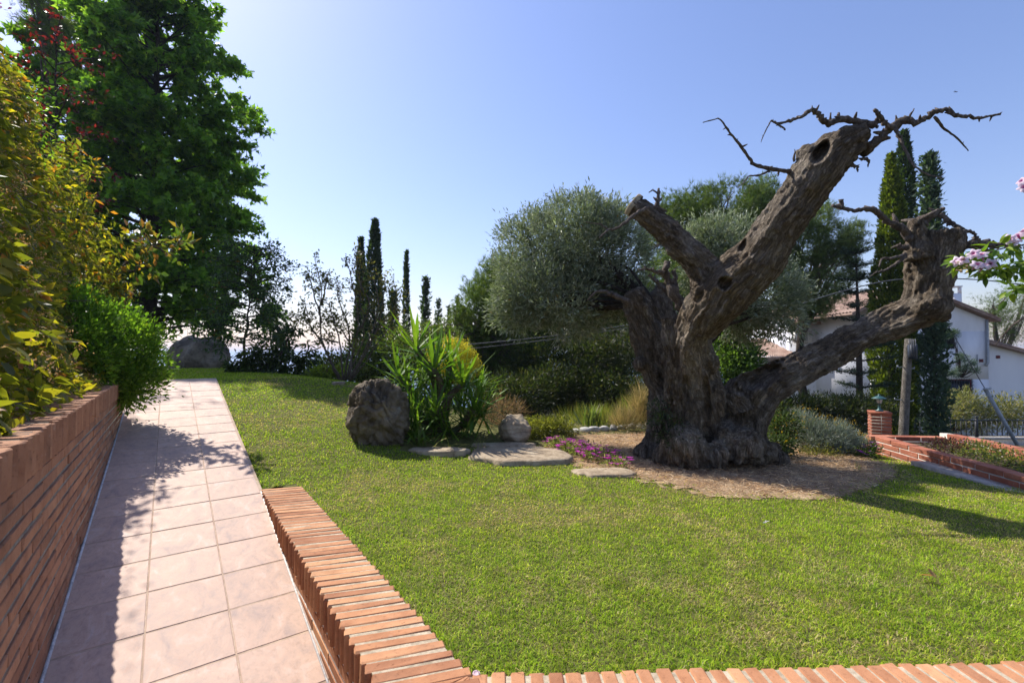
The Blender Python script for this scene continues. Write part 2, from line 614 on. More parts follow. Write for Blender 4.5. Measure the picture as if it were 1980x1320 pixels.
def ramp_s(s):
    return SLOPE * np.clip(s, -3.6, 4.1) + 0.012 * np.clip(s - 4.1, 0, 4)


def relu(x, k=.3):
    return .5 * (x + np.sqrt(x * x + k * k)) - .5 * k


def edge_y(x):
    return np.interp(x, [-40, -12, -7, -4.5, -3, -1, 1, 4, 8, 30], [20, 14.0, 11.8, 9.6, 8.3, 7.2, 6.6, 6.7, 7.5, 9.0])


def lawn_z(x, y):
    x, y = np.asarray(x, float), np.asarray(y, float)
    s, t = st(x, y)
    up = relu(ramp_s(np.maximum(s, -.5)), .05) * (1 - smooth(t, .6, 5.5))
    right = -.042 * relu(x - .3, .5) * np.clip((y - 1.5) / 3, 0, 1.4)
    und = .012 * (fbm(np.stack([x * 1.1, y * 1.1, x * 0], -1).reshape(-1, 3), 2, 5).reshape(x.shape) - .5) * smooth(y, 2.0, 3.2) * smooth(t, .3, .9)
    return up + right + und


def ground_z(x, y):
    x, y = np.asarray(x, float), np.asarray(y, float)
    s, t = st(x, y)
    z = lawn_z(x, y) - .03
    e = np.maximum(relu(y - edge_y(x), .4), 0)
    wr = smooth(x, 1.5, 6)
    left = .34 * np.minimum(e, 30) + .17 * np.maximum(e - 30, 0)
    right = np.minimum(.36 * e, 1.75) + .13 * np.maximum(e - 45, 0)
    z = z - (left * (1 - wr) + right * wr)
    # strip of the path, lower than the kerb near the camera
    inpath = (t < .13) & (t > -PATHW - .13) & (s < S_END)
    z = np.where(inpath, ramp_s(s) - .05, z)
    # planter soil behind the brick wall
    beh = (t <= -PATHW - .13) & (s < 2.4)
    z = np.where(beh, np.maximum(.62, z), z)
    # lower terrace on the near side of the front kerb
    f = (x - FK0[0]) * FKN[0] + (y - FK0[1]) * FKN[1]
    low = (f > .14) & (t > -.05)
    z = np.where(low, -.46, z)
    return z


def gpt(u, v, dz=0.0):
    """where the sight line of a pixel meets the lawn"""
    a, b = at(u, v, 1.0), at(u, v, 2.0)
    d = b - a
    lo, hi = .5, 60.0
    for _ in range(50):
        m = (lo + hi) / 2
        p = a + d * (m - 1)
        if p[2] > float(lawn_z(p[0], p[1])) + dz:
            lo = m
        else:
            hi = m
    return a + d * (lo - 1)


def inpoly(x, y, poly):
    r = np.zeros(np.shape(x), bool)
    for (x0, y0), (x1, y1) in zip(poly, np.roll(poly, -1, 0)):
        c = ((y0 > y) != (y1 > y)) & (x < (x1 - x0) * (y - y0) / (y1 - y0 + 1e-12) + x0)
        r ^= c
    return r


def grid_sheet(name, xs, ys, zf, mat, mask=None, sm=True):
    X, Y = np.meshgrid(xs, ys)
    Z = zf(X, Y)
    V = np.stack([X, Y, Z], -1).reshape(-1, 3)
    nx, ny = len(xs), len(ys)
    i = np.arange(nx - 1)[None] + np.arange(ny - 1)[:, None] * nx
    F = np.stack([i, i + 1, i + 1 + nx, i + nx], -1).reshape(-1, 4)
    if mask is not None:
        c = V[F].mean(1)
        F = F[mask(c[:, 0], c[:, 1])]
        used = np.unique(F)
        mp = np.full(len(V), -1)
        mp[used] = np.arange(len(used))
        V, F = V[used], mp[F]
    o = link(name, mesh_np(name, V, F, mat, sm=sm))
    return o


def dense(lo, hi, fine_lo, fine_hi, step, grow=1.18):
    a = list(np.arange(fine_lo, fine_hi + 1e-6, step))
    d, x = step, fine_hi
    while x < hi:
        d *= grow
        x += d
        a.append(x)
    d, x = step, fine_lo
    while x > lo:
        d *= grow
        x -= d
        a.insert(0, x)
    return A(a)


g = grid_sheet('ground', dense(-900, 700, -9, 7, .085), dense(-30, 420, -.6, 12, .085), ground_z, M['scrub'])
g['kind'] = 'structure'

# lawn sheet, 1 cm over the ground, out to the edge of the garden
def lawn_mask(x, y):
    s, t = st(x, y)
    f = (x - FK0[0]) * FKN[0] + (y - FK0[1]) * FKN[1]
    return (y < edge_y(x) + .1) & (x < 5.4) & (f < -.0) & (((t > 0.015) & (s > 0)) | (t > .12) | ((s > S_END) & (t > -3))) & (x > -9)


lw = grid_sheet('lawn', np.arange(-9, 5.6, .07), np.arange(1.3, 13, .07), lambda x, y: lawn_z(x, y) - .008, M['lawn'], lawn_mask)
lw['kind'] = 'structure'

# the sea far below
me = mesh_np('sea', A([[-18000, 150, -62], [18000, 150, -62], [18000, 20000, -62], [-18000, 20000, -62]], float), A([[0, 1, 2, 3]]))
b = NT('sea_water')
wv = b.n('Mapping', Vector=b.pos(), Scale=(.02, .05, 1)).outputs[0]
b.surf((.035, .10, .19), .45, b.bump(b.noise(wv, 3.0, 6, .65), .12, 2.0), spec=.5)
me.materials.append(b.m)
sea = link('sea', me)
sea['kind'] = 'structure'

# ------------------------------------------------------------------ the tiled ramp
path = grid_sheet('path', np.linspace(0, 1, 2), np.linspace(0, 1, 2), lambda x, y: x * 0, mat_simple('sandy_grout', (.38, .275, .20), (.56, .43, .32), 5, .95, .4, .004))
pv = []
for s in (-3.3, S_END):
    for t in (-PATHW - .02, .012):
        x, y = xy(s, t)
        pv.append((x, y, SLOPE * s - .0022))
path.data.clear_geometry()
path.data.from_pydata(pv, [], [(0, 1, 3, 2)])
path['kind'] = 'structure'


def bevel_box(L, W, H, bv, jit=0.0, seed=0, top_only=False):
    """box centred on x,y with its top at z=0, chamfered; returns V,F lists"""
    rr = np.random.default_rng(seed)
    v, f = [], []
    xs, ys, zs = L / 2, W / 2, H / 2
    idx = {}
    for i in (-1, 1):
        for j in (-1, 1):
            for k in (-1, 1):
                for ax in range(3):
                    p = [i * xs, j * ys, k * zs]
                    for q in range(3):
                        if q != ax:
                            p[q] -= (i, j, k)[q] * bv
                    idx[i, j, k, ax] = len(v)
                    v.append(p)
    V = A(v) + rr.uniform(-jit, jit, (len(v), 3))
    fs4, fs3 = [], []
    for ax in range(3):
        o = [q for q in range(3) if q != ax]
        for sgn in (-1, 1):
            ring = []
            for (p, q) in ((-1, -1), (1, -1), (1, 1), (-1, 1)):
                key = [0, 0, 0]
                key[ax], key[o[0]], key[o[1]] = sgn, p, q
                ring.append(idx[(*key, ax)])
            fs4.append(ring)
    for ax in range(3):                      # edges along axis ax
        o = [q for q in range(3) if q != ax]
        for p in (-1, 1):
            for q in (-1, 1):
                k1, k2 = [0, 0, 0], [0, 0, 0]
                k1[ax], k2[ax] = -1, 1
                for k in (k1, k2):
                    k[o[0]], k[o[1]] = p, q
                fs4.append([idx[(*k1, o[0])], idx[(*k2, o[0])], idx[(*k2, o[1])], idx[(*k1, o[1])]])
    for i in (-1, 1):
        for j in (-1, 1):
            for k in (-1, 1):
                fs3.append([idx[i, j, k, 0], idx[i, j, k, 1], idx[i, j, k, 2]])
    V[:, 2] -= zs
    return V, fs4, fs3


def brick_meshes(name, L, W, H, mat, n=6, bv=.004, jit=.0018, seed=0):
    out = []
    for i in range(n):
        V, f4, f3 = bevel_box(L, W, H, bv, jit, seed + i)
        m = bpy.data.meshes.new(name)
        m.from_pydata([tuple(p) for p in V], [], f4 + f3)
        import bmesh
        bm = bmesh.new()
        bm.from_mesh(m)
        bmesh.ops.recalc_face_normals(bm, faces=bm.faces)
        bm.to_mesh(m)
        bm.free()
        m.materials.append(mat)
        out.append(m)
    return out


def put(name, me, parent, loc, rz=0.0, ry=0.0, rx=0.0):
    o = bpy.data.objects.new(name, me)
    o.location = loc
    o.rotation_euler = (rx, ry, rz)
    COL.objects.link(o)
    o.parent = parent
    return o


PATH_AZ = math.atan2(E[1], E[0])             # local x runs along the path
tp = .3105
tiles = brick_meshes('tile', tp - .0055, tp - .0045, .014, M['tile'], 4, .0025, .0006, 50)
pitch_ang = math.atan(SLOPE)
Mrot = (Matrix.Rotation(PATH_AZ, 4, 'Z') @ Matrix.Rotation(-pitch_ang, 4, 'Y')).to_euler()
ntl = 0
kk = -9
while True:
    sc_ = -1.622 + .155 + kk * tp
    kk += 1
    if sc_ < -3.1:
        continue
    if sc_ > S_END - .12:
        break
    for c in range(3):
        t = -.16 - c * tp
        x, y = xy(sc_, t)
        o = bpy.data.objects.new('tile', tiles[R.integers(4)])
        o.location = (x, y, SLOPE * sc_ + R.normal() * .0006)
        o.rotation_euler = Mrot
        if R.random() < .5:
            e2 = (Matrix.Rotation(PATH_AZ, 4, 'Z') @ Matrix.Rotation(-pitch_ang, 4, 'Y') @ Matrix.Rotation(math.pi, 4, 'Z')).to_euler()
            o.rotation_euler = e2
        COL.objects.link(o)
        o.parent = path

# ------------------------------------------------------------------ kerb beside the path and along the lawn front
CV = A([.956, .292])
CV = CV / np.linalg.norm(CV)                 # direction of the bricks across the side kerb (laid askew)
C_AZ = math.atan2(CV[1], CV[0])
BP = .0592


def xyk(s, t):
    """the kerb runs a touch askew to the path"""
    return xy(s, t + .018 * s)


kerb = thing('brick_kerb', 'low terracotta brick kerb with upright bricks edging lawn along path and front', 'brick kerb', (-.4, 1.4, 0))
KL = Vector((-.4, 1.4, 0))
sold = brick_meshes('brick', .28, .0468, .135, M['brick'], 10, .0055, .0022, 100)
for k in range(44):
    s = -.03 - k * BP
    x, y = xyk(s, 0)
    x, y = x + CV[0] * .14, y + CV[1] * .14
    put('brick', sold[R.integers(10)], kerb, Vector((x + R.normal() * .0016, y + R.normal() * .0016, R.normal() * .0006)) - KL, C_AZ + R.normal() * .006 + (math.pi if R.random() < .5 else 0), R.normal() * .003)
# fan of cut bricks at the corner
mbw = MB()
cornR = FK0.copy()
fan_a = [math.atan2(-CV[1], -CV[0]) % (2 * math.pi), math.atan2(FKN[1], FKN[0]) % (2 * math.pi)]
def wedge(a0, a1, r0, r1):
    pts = []
    for a in (a0, a1):
        for r in (r0, r1):
            pts.append((cornR[0] + math.cos(a) * r, cornR[1] + math.sin(a) * r))
    V = [(*p, 0.0) for p in pts] + [(*p, -.135) for p in pts]
    F = [(0, 1, 3, 2), (4, 6, 7, 5), (0, 2, 6, 4), (1, 5, 7, 3), (0, 4, 5, 1), (2, 3, 7, 6)]
    m = bpy.data.meshes.new('brick')
    m.from_pydata([tuple(Vector(v) - KL) for v in V], [], F)
    m.materials.append(M['brick'])
    return m
da = (fan_a[1] - fan_a[0])
for i in range(4):
    a0 = fan_a[0] + da * (i + .16) / 4
    a1 = fan_a[0] + da * (i + .9) / 4
    link('brick', wedge(a0, a1, .02, .285), kerb)
F_AZ = math.atan2(FKN[1], FKN[0])
for k in range(62):
    q = .03 + k * .0569
    x, y = FK0 + FKD * q + FKN * .14
    put('brick', sold[R.integers(10)], kerb, Vector((x + R.normal() * .002, y + R.normal() * .0035, R.normal() * .0006)) - KL, F_AZ + R.normal() * .007 + (math.pi if R.random() < .5 else 0), R.normal() * .003)
# stretcher courses under the upright bricks, facing the path
stre = brick_meshes('brick', .277, .11, .0445, M['brick'], 6, .003, .0018, 140)
for c in range(6):
    zt = -.147 - c * .0572
    s = -.05 - .29 * (.5 if c % 2 else 0)
    while s > -3.0:
        sm_ = s - .14
        if zt > SLOPE * sm_ - .0 + .012 and sm_ > -2.5:
            x, y = xyk(sm_, .055 + .007)
            put('brick', stre[R.integers(6)], kerb, Vector((x, y, zt)) - KL, PATH_AZ - .018 + R.normal() * .003)
        s -= .289
# mortar core: side and front
mb = MB()
def prism(mb, pts, z0, z1):
    n = len(pts)
    V = [(*p, z1) for p in pts] + [(*p, z0) for p in pts]
    mb.add(V, [list(range(n))])
    mb.add(V, [list(range(2 * n - 1, n - 1, -1))])
    mb.add(V, [[i, i + n, (i + 1) % n + n, (i + 1) % n] for i in range(n)])
a0 = A(xyk(-.004, .0105)); a1 = A(xyk(-2.95, .0105))
b0 = a0 + CV * .268
fan = [cornR + .272 * A([math.cos(fan_a[0] + da * f), math.sin(fan_a[0] + da * f)]) for f in (.0, .25, .5, .75, 1.0)]
prism(mb, [a0, A(xyk(-2.58, .0105))] + fan + [A([cornR[0], cornR[1]]) + A([-.004, -.012]), b0], -.62, -.0028)
mb.V[-1] = mb.V[-1]
c0 = FK0 + FKN * .012 + FKD * -.01
c1 = FK0 + FKD * 3.6 + FKN * .012
prism(mb, [c0, c0 + FKN * .255, c1 + FKN * .255, c1], -.6, -.0034)
for v in mb.V:
    v -= A(KL)
kc = mb.build('mortar', M['mortar'], kerb)
mb = MB()
for c in range(6):
    zt = -.147 - c * .0572
    if zt / SLOPE > -2.9:
        q0, q1 = A(xyk(zt / SLOPE + .1, .010)), A(xyk(-2.6, .010))
        prism(mb, [q0, q1, q1 + N_ * .03, q0 + N_ * .03], zt + .0004, zt + .0114)
x0, y0 = xyk(-2.9, -.001)
x1, y1 = xyk(-.05, -.001)
mb.tube([(x0, y0, SLOPE * -2.9 + .002), (x1, y1, SLOPE * -.05 + .002)], .005, 5)
for v in mb.V:
    v -= A(KL)
mb.build('bed_joints', M['white_grout'], kerb)['kind'] = 'stuff'

# ------------------------------------------------------------------ the retaining wall left of the path
WT = .73
wall = thing('brick_wall', 'terracotta brick retaining wall with upright coping bricks left of the path', 'brick wall', (-3.0, 3.0, 0))
WL = Vector((-3.0, 3.0, 0))
soldw = brick_meshes('coping_brick', .28, .0425, .138, M['brick_wall'], 8, .004, .002, 200)
s = -2.75
while s < 2.42:
    x, y = xy(s, -PATHW + .008)
    x, y = x - CV[0] * .14, y - CV[1] * .14
    put('coping_brick', soldw[R.integers(8)], wall, Vector((x + R.normal() * .0025, y + R.normal() * .0025, WT + R.normal() * .002)) - WL, C_AZ + R.normal() * .01, R.normal() * .006)
    s += BP
strw = brick_meshes('brick', .279, .11, .0445, M['brick_wall'], 8, .003, .002, 240)
for c in range(19):
    zt = WT - .150 - c * .0577
    s = -2.75 + (.145 if c % 2 else 0)
    while s < 2.3:
        sm_ = s + .14
        if zt > SLOPE * (sm_ - .14) + .004:
            x, y = xy(sm_, -PATHW - .055 + R.normal() * .0012)
            put('brick', strw[R.integers(8)], wall, Vector((x, y, zt + R.normal() * .0008)) - WL, PATH_AZ + R.normal() * .004)
        s += .2915
mb = MB()
q0, q1 = A(xy(-2.78, -PATHW - .022)), A(xy(2.42, -PATHW - .022))
prism(mb, [q0, q1, q1 - CV * .22, q0 - CV * .22], -.7, WT - .142)
for c in range(19):                                   # bed joints, struck almost flush; the upright joints are left open
    zt = WT - .150 - c * .0577 + .0005
    s_lo, s_hi = -2.78, 2.40
    s_hi = min(s_hi, zt / SLOPE + .25)
    if s_hi > s_lo + .2:
        q0, q1 = A(xy(s_lo, -PATHW - .0025 - .002 * (c % 3))), A(xy(s_hi, -PATHW - .0025 - .002 * (c % 3)))
        prism(mb, [q0, q1, q1 - N_ * .02, q0 - N_ * .02], zt, zt + .0118)
for v in mb.V:
    v -= A(WL)
mb.build('mortar', M['mortar_grey'], wall)
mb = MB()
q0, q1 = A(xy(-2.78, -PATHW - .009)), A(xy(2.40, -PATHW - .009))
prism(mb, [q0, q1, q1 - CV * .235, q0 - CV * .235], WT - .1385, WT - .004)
for v in mb.V:
    v -= A(WL)
mb.build('coping_mortar', mat_simple('shade_dark_mortar', (.055, .045, .038), (.13, .11, .09), 10, .95, .6, .006), wall)  # near-black colour stands in for the shade between the coping bricks
mb = MB()
x0, y0 = xy(-2.75, -PATHW + .006)
x1, y1 = xy(2.42, -PATHW + .006)
mb.tube([(x0, y0, SLOPE * -2.75 + .001), (x1, y1, SLOPE * 2.42 + .001)], .0065, 5)
for v in mb.V:
    v -= A(WL)
mb.build('grout_line', M['white_grout'], wall)

# ------------------------------------------------------------------ the old olive tree
def limb_px(rows, n):
    """rows of (u, v, depth, radius in px) -> smooth centre line and radii in metres"""
    P = A([[*at(u, v, d), px(r, d) * offax(u, .85) * .86] for u, v, d, r in rows])
    S = spline(P, n)
    return S[:, :3], S[:, 3]


OD = 4.45
LIMBS = {
    'trunk': [(1368, 925, 4.85, 98), (1362, 860, 4.82, 76), (1348, 790, 4.72, 66), (1338, 720, 4.56, 52), (1338, 660, 4.36, 46), (1358, 605, 4.15, 49),
              (1404, 560, 3.93, 58)],
    'main': [(1354, 625, 4.2, 48), (1408, 560, 3.88, 60), (1462, 505, 3.7, 60), (1500, 448, 3.57, 55), (1538, 392, 3.48, 55), (1578, 338, 3.41, 59), (1618, 296, 3.36, 55), (1652, 270, 3.33, 44), (1674, 262, 3.31, 30)],
    'stub': [(1390, 575, 4.0, 48), (1358, 518, 4.02, 38), (1312, 470, 4.06, 31), (1268, 428, 4.1, 28), (1226, 398, 4.14, 24)],
    'left': [(1224, 562, 4.95, 24), (1240, 600, 4.97, 33), (1260, 650, 4.97, 38), (1266, 700, 4.95, 36), (1284, 755, 4.92, 34), (1286, 815, 4.88, 42), (1278, 885, 4.85, 54)],
    'left2': [(1284, 548, 5.05, 18), (1272, 595, 5.05, 30), (1282, 650, 5.0, 36), (1298, 720, 4.92, 40), (1316, 800, 4.85, 52)],
    'mid': [(1294, 612, 4.5, 18), (1300, 640, 4.5, 24), (1312, 690, 4.52, 34), (1318, 740, 4.56, 38), (1325, 800, 4.62, 45)],
    'low': [(1425, 905, 4.8, 62), (1432, 845, 4.76, 54), (1450, 788, 4.72, 48), (1490, 742, 4.7, 42), (1545, 712, 4.7, 38), (1610, 678, 4.72, 36), (1680, 642, 4.72, 39), (1735, 618, 4.64, 44), (1782, 590, 4.55, 54), (1798, 545, 4.5, 56), (1806, 500, 4.48, 59), (1814, 470, 4.48, 62), (1816, 455, 4.48, 61)],
    'lip': [(1432, 800, 4.62, 40), (1418, 764, 4.66, 24), (1436, 738, 4.72, 15), (1490, 714, 4.74, 15), (1550, 690, 4.72, 18)],
    'knob': [(1780, 500, 4.42, 34), (1775, 455, 4.42, 20), (1772, 424, 4.42, 16)],
}
BURLS = [(1322, 866, 4.36, 50, 1.0), (1292, 882, 4.42, 34, .8), (1256, 876, 4.72, 34, .75), (1388, 880, 4.3, 26, 1.3), (1402, 852, 4.36, 24, 1.4), (1444, 862, 4.32, 42, 1.1), (1470, 874, 4.4, 36, .95), (1428, 892, 4.28, 18, .8),
         (1400, 845, 4.55, 40, 1.0), (1236, 704, 4.85, 15, 1), (1494, 885, 4.7, 34, 1), (1798, 590, 4.42, 40, .9), (1822, 610, 4.5, 18, 1), (1345, 900, 4.4, 26, .7), (1440, 540, 3.78, 30, 1), (1372, 700, 4.4, 18, 1.6),
         (1286, 900, 4.45, 20, .7), (1560, 300, 3.42, 22, 1), (1340, 800, 4.5, 26, 2.2), (1384, 775, 4.5, 22, 2.0), (1362, 560, 3.98, 26, 1.2)]
mb = MB()
segA, segB, segR, segL, segU, segW, segO = [], [], [], [], [], [], []
for nm, rows in LIMBS.items():
    P, rad = limb_px(rows, 26)
    lob = R.uniform(0, 7, 3)
    k = 26
    T = nrm(np.gradient(P, axis=0))
    u = nrm(np.cross(T[0], A([0, 1.0, .2])))
    V = []
    th = np.arange(k) * 2 * math.pi / k
    L = 0
    for i in range(len(P)):
        u = nrm(u - T[i] * (u @ T[i]))
        w = np.cross(T[i], u)
        if i:
            L += np.linalg.norm(P[i] - P[i - 1])
            segA.append(P[i - 1]); segB.append(P[i]); segR.append(rad[i]); segL.append(L); segU.append((pu, u)); segW.append((pw, w)); segO.append(len(segO) // 25 * 3.7)
        pu, pw = u, w
        amp = .11 if nm in ('trunk', 'left', 'left2', 'low') else .06
        rr = rad[i] * (1 + amp * np.sin(3 * th + lob[0] + L * 1.3) + amp * .7 * np.sin(5 * th + lob[1] - L * 2.1) + amp * .5 * np.sin(8 * th + lob[2] + L * 1.7))
        V.append(P[i] + rr[:, None] * (np.cos(th)[:, None] * u + np.sin(th)[:, None] * w))
    V = np.concatenate(V)
    a = np.arange(k); bb = (a + 1) % k
    m = len(P)
    F = np.concatenate([np.stack([i * k + a, i * k + bb, (i + 1) * k + bb, (i + 1) * k + a], 1) for i in range(m - 1)])
    mb.add(V, F)
    n0 = mb.n - len(V)
    mb.F.setdefault(k, []).append(A([n0 + a[::-1], n0 + (m - 1) * k + a]))
def ico(mb, c, r, sz=1.0, nu=12, nv=8):
    th = np.arange(nu) * 2 * math.pi / nu
    V = [[0, 0, 1]]
    for j in range(1, nv):
        ph = math.pi * j / nv
        V += [[math.sin(ph) * math.cos(q), math.sin(ph) * math.sin(q), math.cos(ph)] for q in th]
    V += [[0, 0, -1]]
    V = A(V) * A([1, 1, sz]) * r + c
    f3 = [[0, 1 + i, 1 + (i + 1) % nu] for i in range(nu)]
    n = 1 + (nv - 1) * nu
    f3 += [[n, n - nu + (i + 1) % nu, n - nu + i] for i in range(nu)]
    f4 = [[1 + j * nu + i, 1 + (j + 1) * nu + i, 1 + (j + 1) * nu + (i + 1) % nu, 1 + j * nu + (i + 1) % nu] for j in range(nv - 2) for i in range(nu)]
    n0 = mb.n
    mb.add(V, f3)
    mb.F.setdefault(4, []).append(A(f4) + n0)
for u, v, d, r, sz in BURLS:
    ico(mb, at(u, v, d), px(r, d) * offax(u), sz)
tmp = link('tmp', mb.data('tmp', None))
md = tmp.modifiers.new('r', 'REMESH')
md.mode = 'VOXEL'
md.voxel_size = .0115
md2 = tmp.modifiers.new('s', 'SMOOTH')
md2.iterations = 5
md2.factor = .5
dg = bpy.context.evaluated_depsgraph_get()
ev = tmp.evaluated_get(dg)
em = ev.to_mesh()
nv = len(em.vertices)
V = np.empty(nv * 3, np.float32); em.vertices.foreach_get('co', V); V = V.reshape(-1, 3).astype(float)
Nn = np.empty(nv * 3, np.float32); em.vertices.foreach_get('normal', Nn); Nn = Nn.reshape(-1, 3).astype(float)
nl = len(em.polygons)
lt = np.empty(nl, np.int32); em.polygons.foreach_get('loop_total', lt)
lv = np.empty(len(em.loops), np.int32); em.loops.foreach_get('vertex_index', lv)
ev.to_mesh_clear()
bpy.data.objects.remove(tmp)
OF = lv.reshape(-1, 4) if (lt == 4).all() else None
assert OF is not None
segA, segB, segR, segL = A(segA), A(segB), A(segR), A(segL)
best = np.full(nv, 1e9); Q = np.zeros((nv, 3))
for i in range(len(segA)):
    ab = segB[i] - segA[i]
    tt = np.clip(((V - segA[i]) @ ab) / (ab @ ab), 0, 1)
    q = segA[i] + tt[:, None] * ab
    dd = np.linalg.norm(V - q, axis=1) / segR[i]
    m = dd < best
    best[m] = dd[m]
    tm = tt[m][:, None]
    uu, ww = nrm(segU[i][0] * (1 - tm) + segU[i][1] * tm), nrm(segW[i][0] * (1 - tm) + segW[i][1] * tm)
    off = (V - q)[m]
    la = segL[i] - np.linalg.norm(ab) * (1 - tt[m])
    tw = .5 * la                                        # the grain twists slowly round the limb
    a_, b_ = np.sum(off * uu, 1), np.sum(off * ww, 1)
    Q[m] = np.stack([a_ * np.cos(tw) - b_ * np.sin(tw), a_ * np.sin(tw) + b_ * np.cos(tw), la * .3 + segO[i]], 1)
Q = Q + .035 * (np.stack([noise(V * 5, 8), noise(V * 5, 18), noise(V * 5, 28)], 1) - .5)
lump = fbm(V * 3.2, 3, 31) - .5
n1 = fbm(Q * 9.0, 3, 41)
fis = np.abs(2 * n1 - 1)
n2 = fbm(Q * 24.0, 2, 51)
fis2 = np.abs(2 * n2 - 1)
disp = .07 * lump + .075 * (np.minimum(fis, .28) - .2) + .03 * (np.minimum(fis2, .35) - .2) + .02 * (fbm(V * 30, 2, 61) - .5)
isl = smooth(V[:, 2], -.1, .7)
disp = disp * (0.75 + .25 * isl) + (1 - smooth(V[:, 2], .05, .45)) * (.10 * (fbm(V * A([6, 6, 3.5]), 3, 71) - .5) - .03 * smooth(1 - np.abs(2 * fbm(V * A([7, 7, 2.5]), 2, 73) - 1), .75, 1))
V2 = V + Nn * disp[:, None]
def dent(u, v, d, ru, depth, stretch=None, sf=1.0):
    global V2
    c = at(u, v, d)
    vd = nrm(c - A([0, 0, CAMZ]))
    rel = V2 - c
    rel = rel - vd * (rel @ vd)[:, None] * .55
    if stretch is not None:
        sd = nrm(at(*stretch, d) - c)
        rel = rel - sd * (rel @ sd)[:, None] * (1 - 1 / sf)
    q = np.linalg.norm(rel, axis=1) / px(ru, d) * (.72 + .56 * fbm(V2 * 14, 2, int(u)))
    wgt = 1 - smooth(q, .55, 1.15)
    rim = np.exp(-((q - 1.2) / .22) ** 2) * .012
    V2 = V2 + vd * (wgt * depth)[:, None] - vd * rim[:, None]
dent(1586, 292, 3.24, 16, .16, (1574, 318), 1.9)
dent(1432, 478, 3.6, 13, .10, (1420, 505), 1.7)
dent(1403, 548, 3.7, 13, .11, (1395, 558), 1.2)
dent(1366, 765, 4.4, 8, .07, (1360, 690), 5.0)
dent(1364, 880, 4.15, 7, .10, (1356, 840), 4.0)
dent(1414, 884, 4.15, 6, .10, (1424, 845), 4.2)
dent(1300, 790, 4.6, 8, .06, (1296, 720), 5)
dent(1328, 750, 4.4, 7, .05, (1322, 690), 4.0)
dent(1462, 728, 4.5, 26, .2, (1505, 704), 2.2)
dent(1346, 745, 4.3, 5, .04, (1346, 700), 6)
olive = thing('olive_tree', 'huge gnarled old olive tree with twisted trunk, sawn limbs and silvery regrowth', 'tree', tuple(at(1370, 905, OD)))
OL = A(olive.location)
link('trunk', mesh_np('trunk', V2 - OL, OF, M['bark_olive'], sm=True, vec=Q), olive)

# sawn face of the left limb
cA, cB = at(1268, 428, 4.1), at(1226, 398, 4.14)
ax = nrm(cB - cA)
cc = cB + ax * .012
mb = MB()
uu = nrm(np.cross(ax, A([0, 0, 1.0]))); ww = np.cross(ax, uu)
th = np.arange(28) * 2 * math.pi / 28
rr = px(22, 4.14) * (1 + .06 * np.sin(3 * th + 1) + .04 * np.sin(5 * th))
ring = rr[:, None] * (np.cos(th)[:, None] * uu + np.sin(th)[:, None] * ww)
Vc = np.vstack([ring - ax * .03, ring + ax * .01, ring * .93 + ax * .016, [ax * .014]])
k = 28
a = np.arange(k); bb = (a + 1) % k
mb.add(Vc, np.concatenate([np.stack([i * k + a, i * k + bb, (i + 1) * k + bb, (i + 1) * k + a], 1) for i in (0, 1)]))
mb.F.setdefault(3, []).append(np.stack([a * 0 + 3 * k, 2 * k + a, 2 * k + bb], 1))
o = mb.build('sawn_end', M['cutwood'], olive)
o.location = Vector(cc - OL)
o['label'] = 'pale round saw cut at the end of the short left limb'


def twig(rows, zoom, d, r, knobs=0, seed=0, dd=0.0, n=None):
    """dead branch through zoomed-picture points; zoom = (u0, v0, scale); r = (start, end) in zoomed px"""
    rr = np.random.default_rng(seed)
    u0, v0, sc = zoom
    P = A([at(u0 + x / sc, v0 + y / sc, d + dd * i / max(1, len(rows) - 1)) for i, (x, y) in enumerate(rows)])
    n = n or len(rows) * 5
    tq = np.linspace(0, len(P) - 1, n)
    S = spline(P, n) * .45 + A([np.interp(tq, np.arange(len(P)), P[:, j]) for j in range(3)]).T * .55
    rad = np.linspace(px(r[0] / sc, d), px(r[1] / sc, d) * .75, n) * .85
    wob = rr.normal(size=(n, 3)) * rad[:, None] * .26
    wob[0] = wob[-1] = 0
    S = S + wob
    rad = rad * (1 + rr.uniform(-.2, .25, n))
    mb = MB()
    mb.tube(S - OL, rad, 9)
    for _ in range(knobs):
        i = rr.integers(1, n - 1)
        dr = nrm(rr.normal(size=3) + A([0, 0, .4]))
        ln = rad[i] * rr.uniform(1.5, 4.2)
        mb.tube(A([S[i] - OL, S[i] - OL + dr * ln * .6, S[i] - OL + dr * ln]), [rad[i] * .7, rad[i] * .5, rad[i] * .22], 6)
    return mb.build('branch', M['bark_dead'], olive, True)


Z2 = (1340, 190, 3.194)
Z3 = (1560, 380, 4.124)
Z5 = (900, 340, 3.667)
D1 = 3.32
twig([(610, 455), (560, 448), (460, 435), (370, 405), (330, 340), (270, 265), (215, 195), (160, 125), (62, 150)], Z2, 3.45, (17, 4), 9, 1, -.25)
twig([(475, 450), (400, 478), (345, 480), (320, 515), (275, 555)], Z2, 3.38, (8, 4), 3, 2, -.1)
twig([(1115, 165), (1000, 140), (900, 135), (840, 158), (800, 130), (770, 95), (735, 70), (680, 105), (600, 140), (520, 155), (485, 138)], Z2, D1, (25, 8), 7, 3, -.2)
twig([(735, 75), (736, 45)], Z2, D1 - .12, (8, 3), 0, 4, n=4)
twig([(895, 135), (900, 90)], Z2, D1 - .05, (16, 8), 1, 5, n=4)
twig([(848, 150), (850, 90)], Z2, D1 - .05, (9, 8), 0, 6, n=4)
twig([(485, 138), (475, 150), (440, 220), (420, 272)], Z2, D1 - .2, (6, 3), 2, 7)
twig([(500, 145), (540, 175), (572, 195)], Z2, D1 - .19, (8, 8), 1, 8)
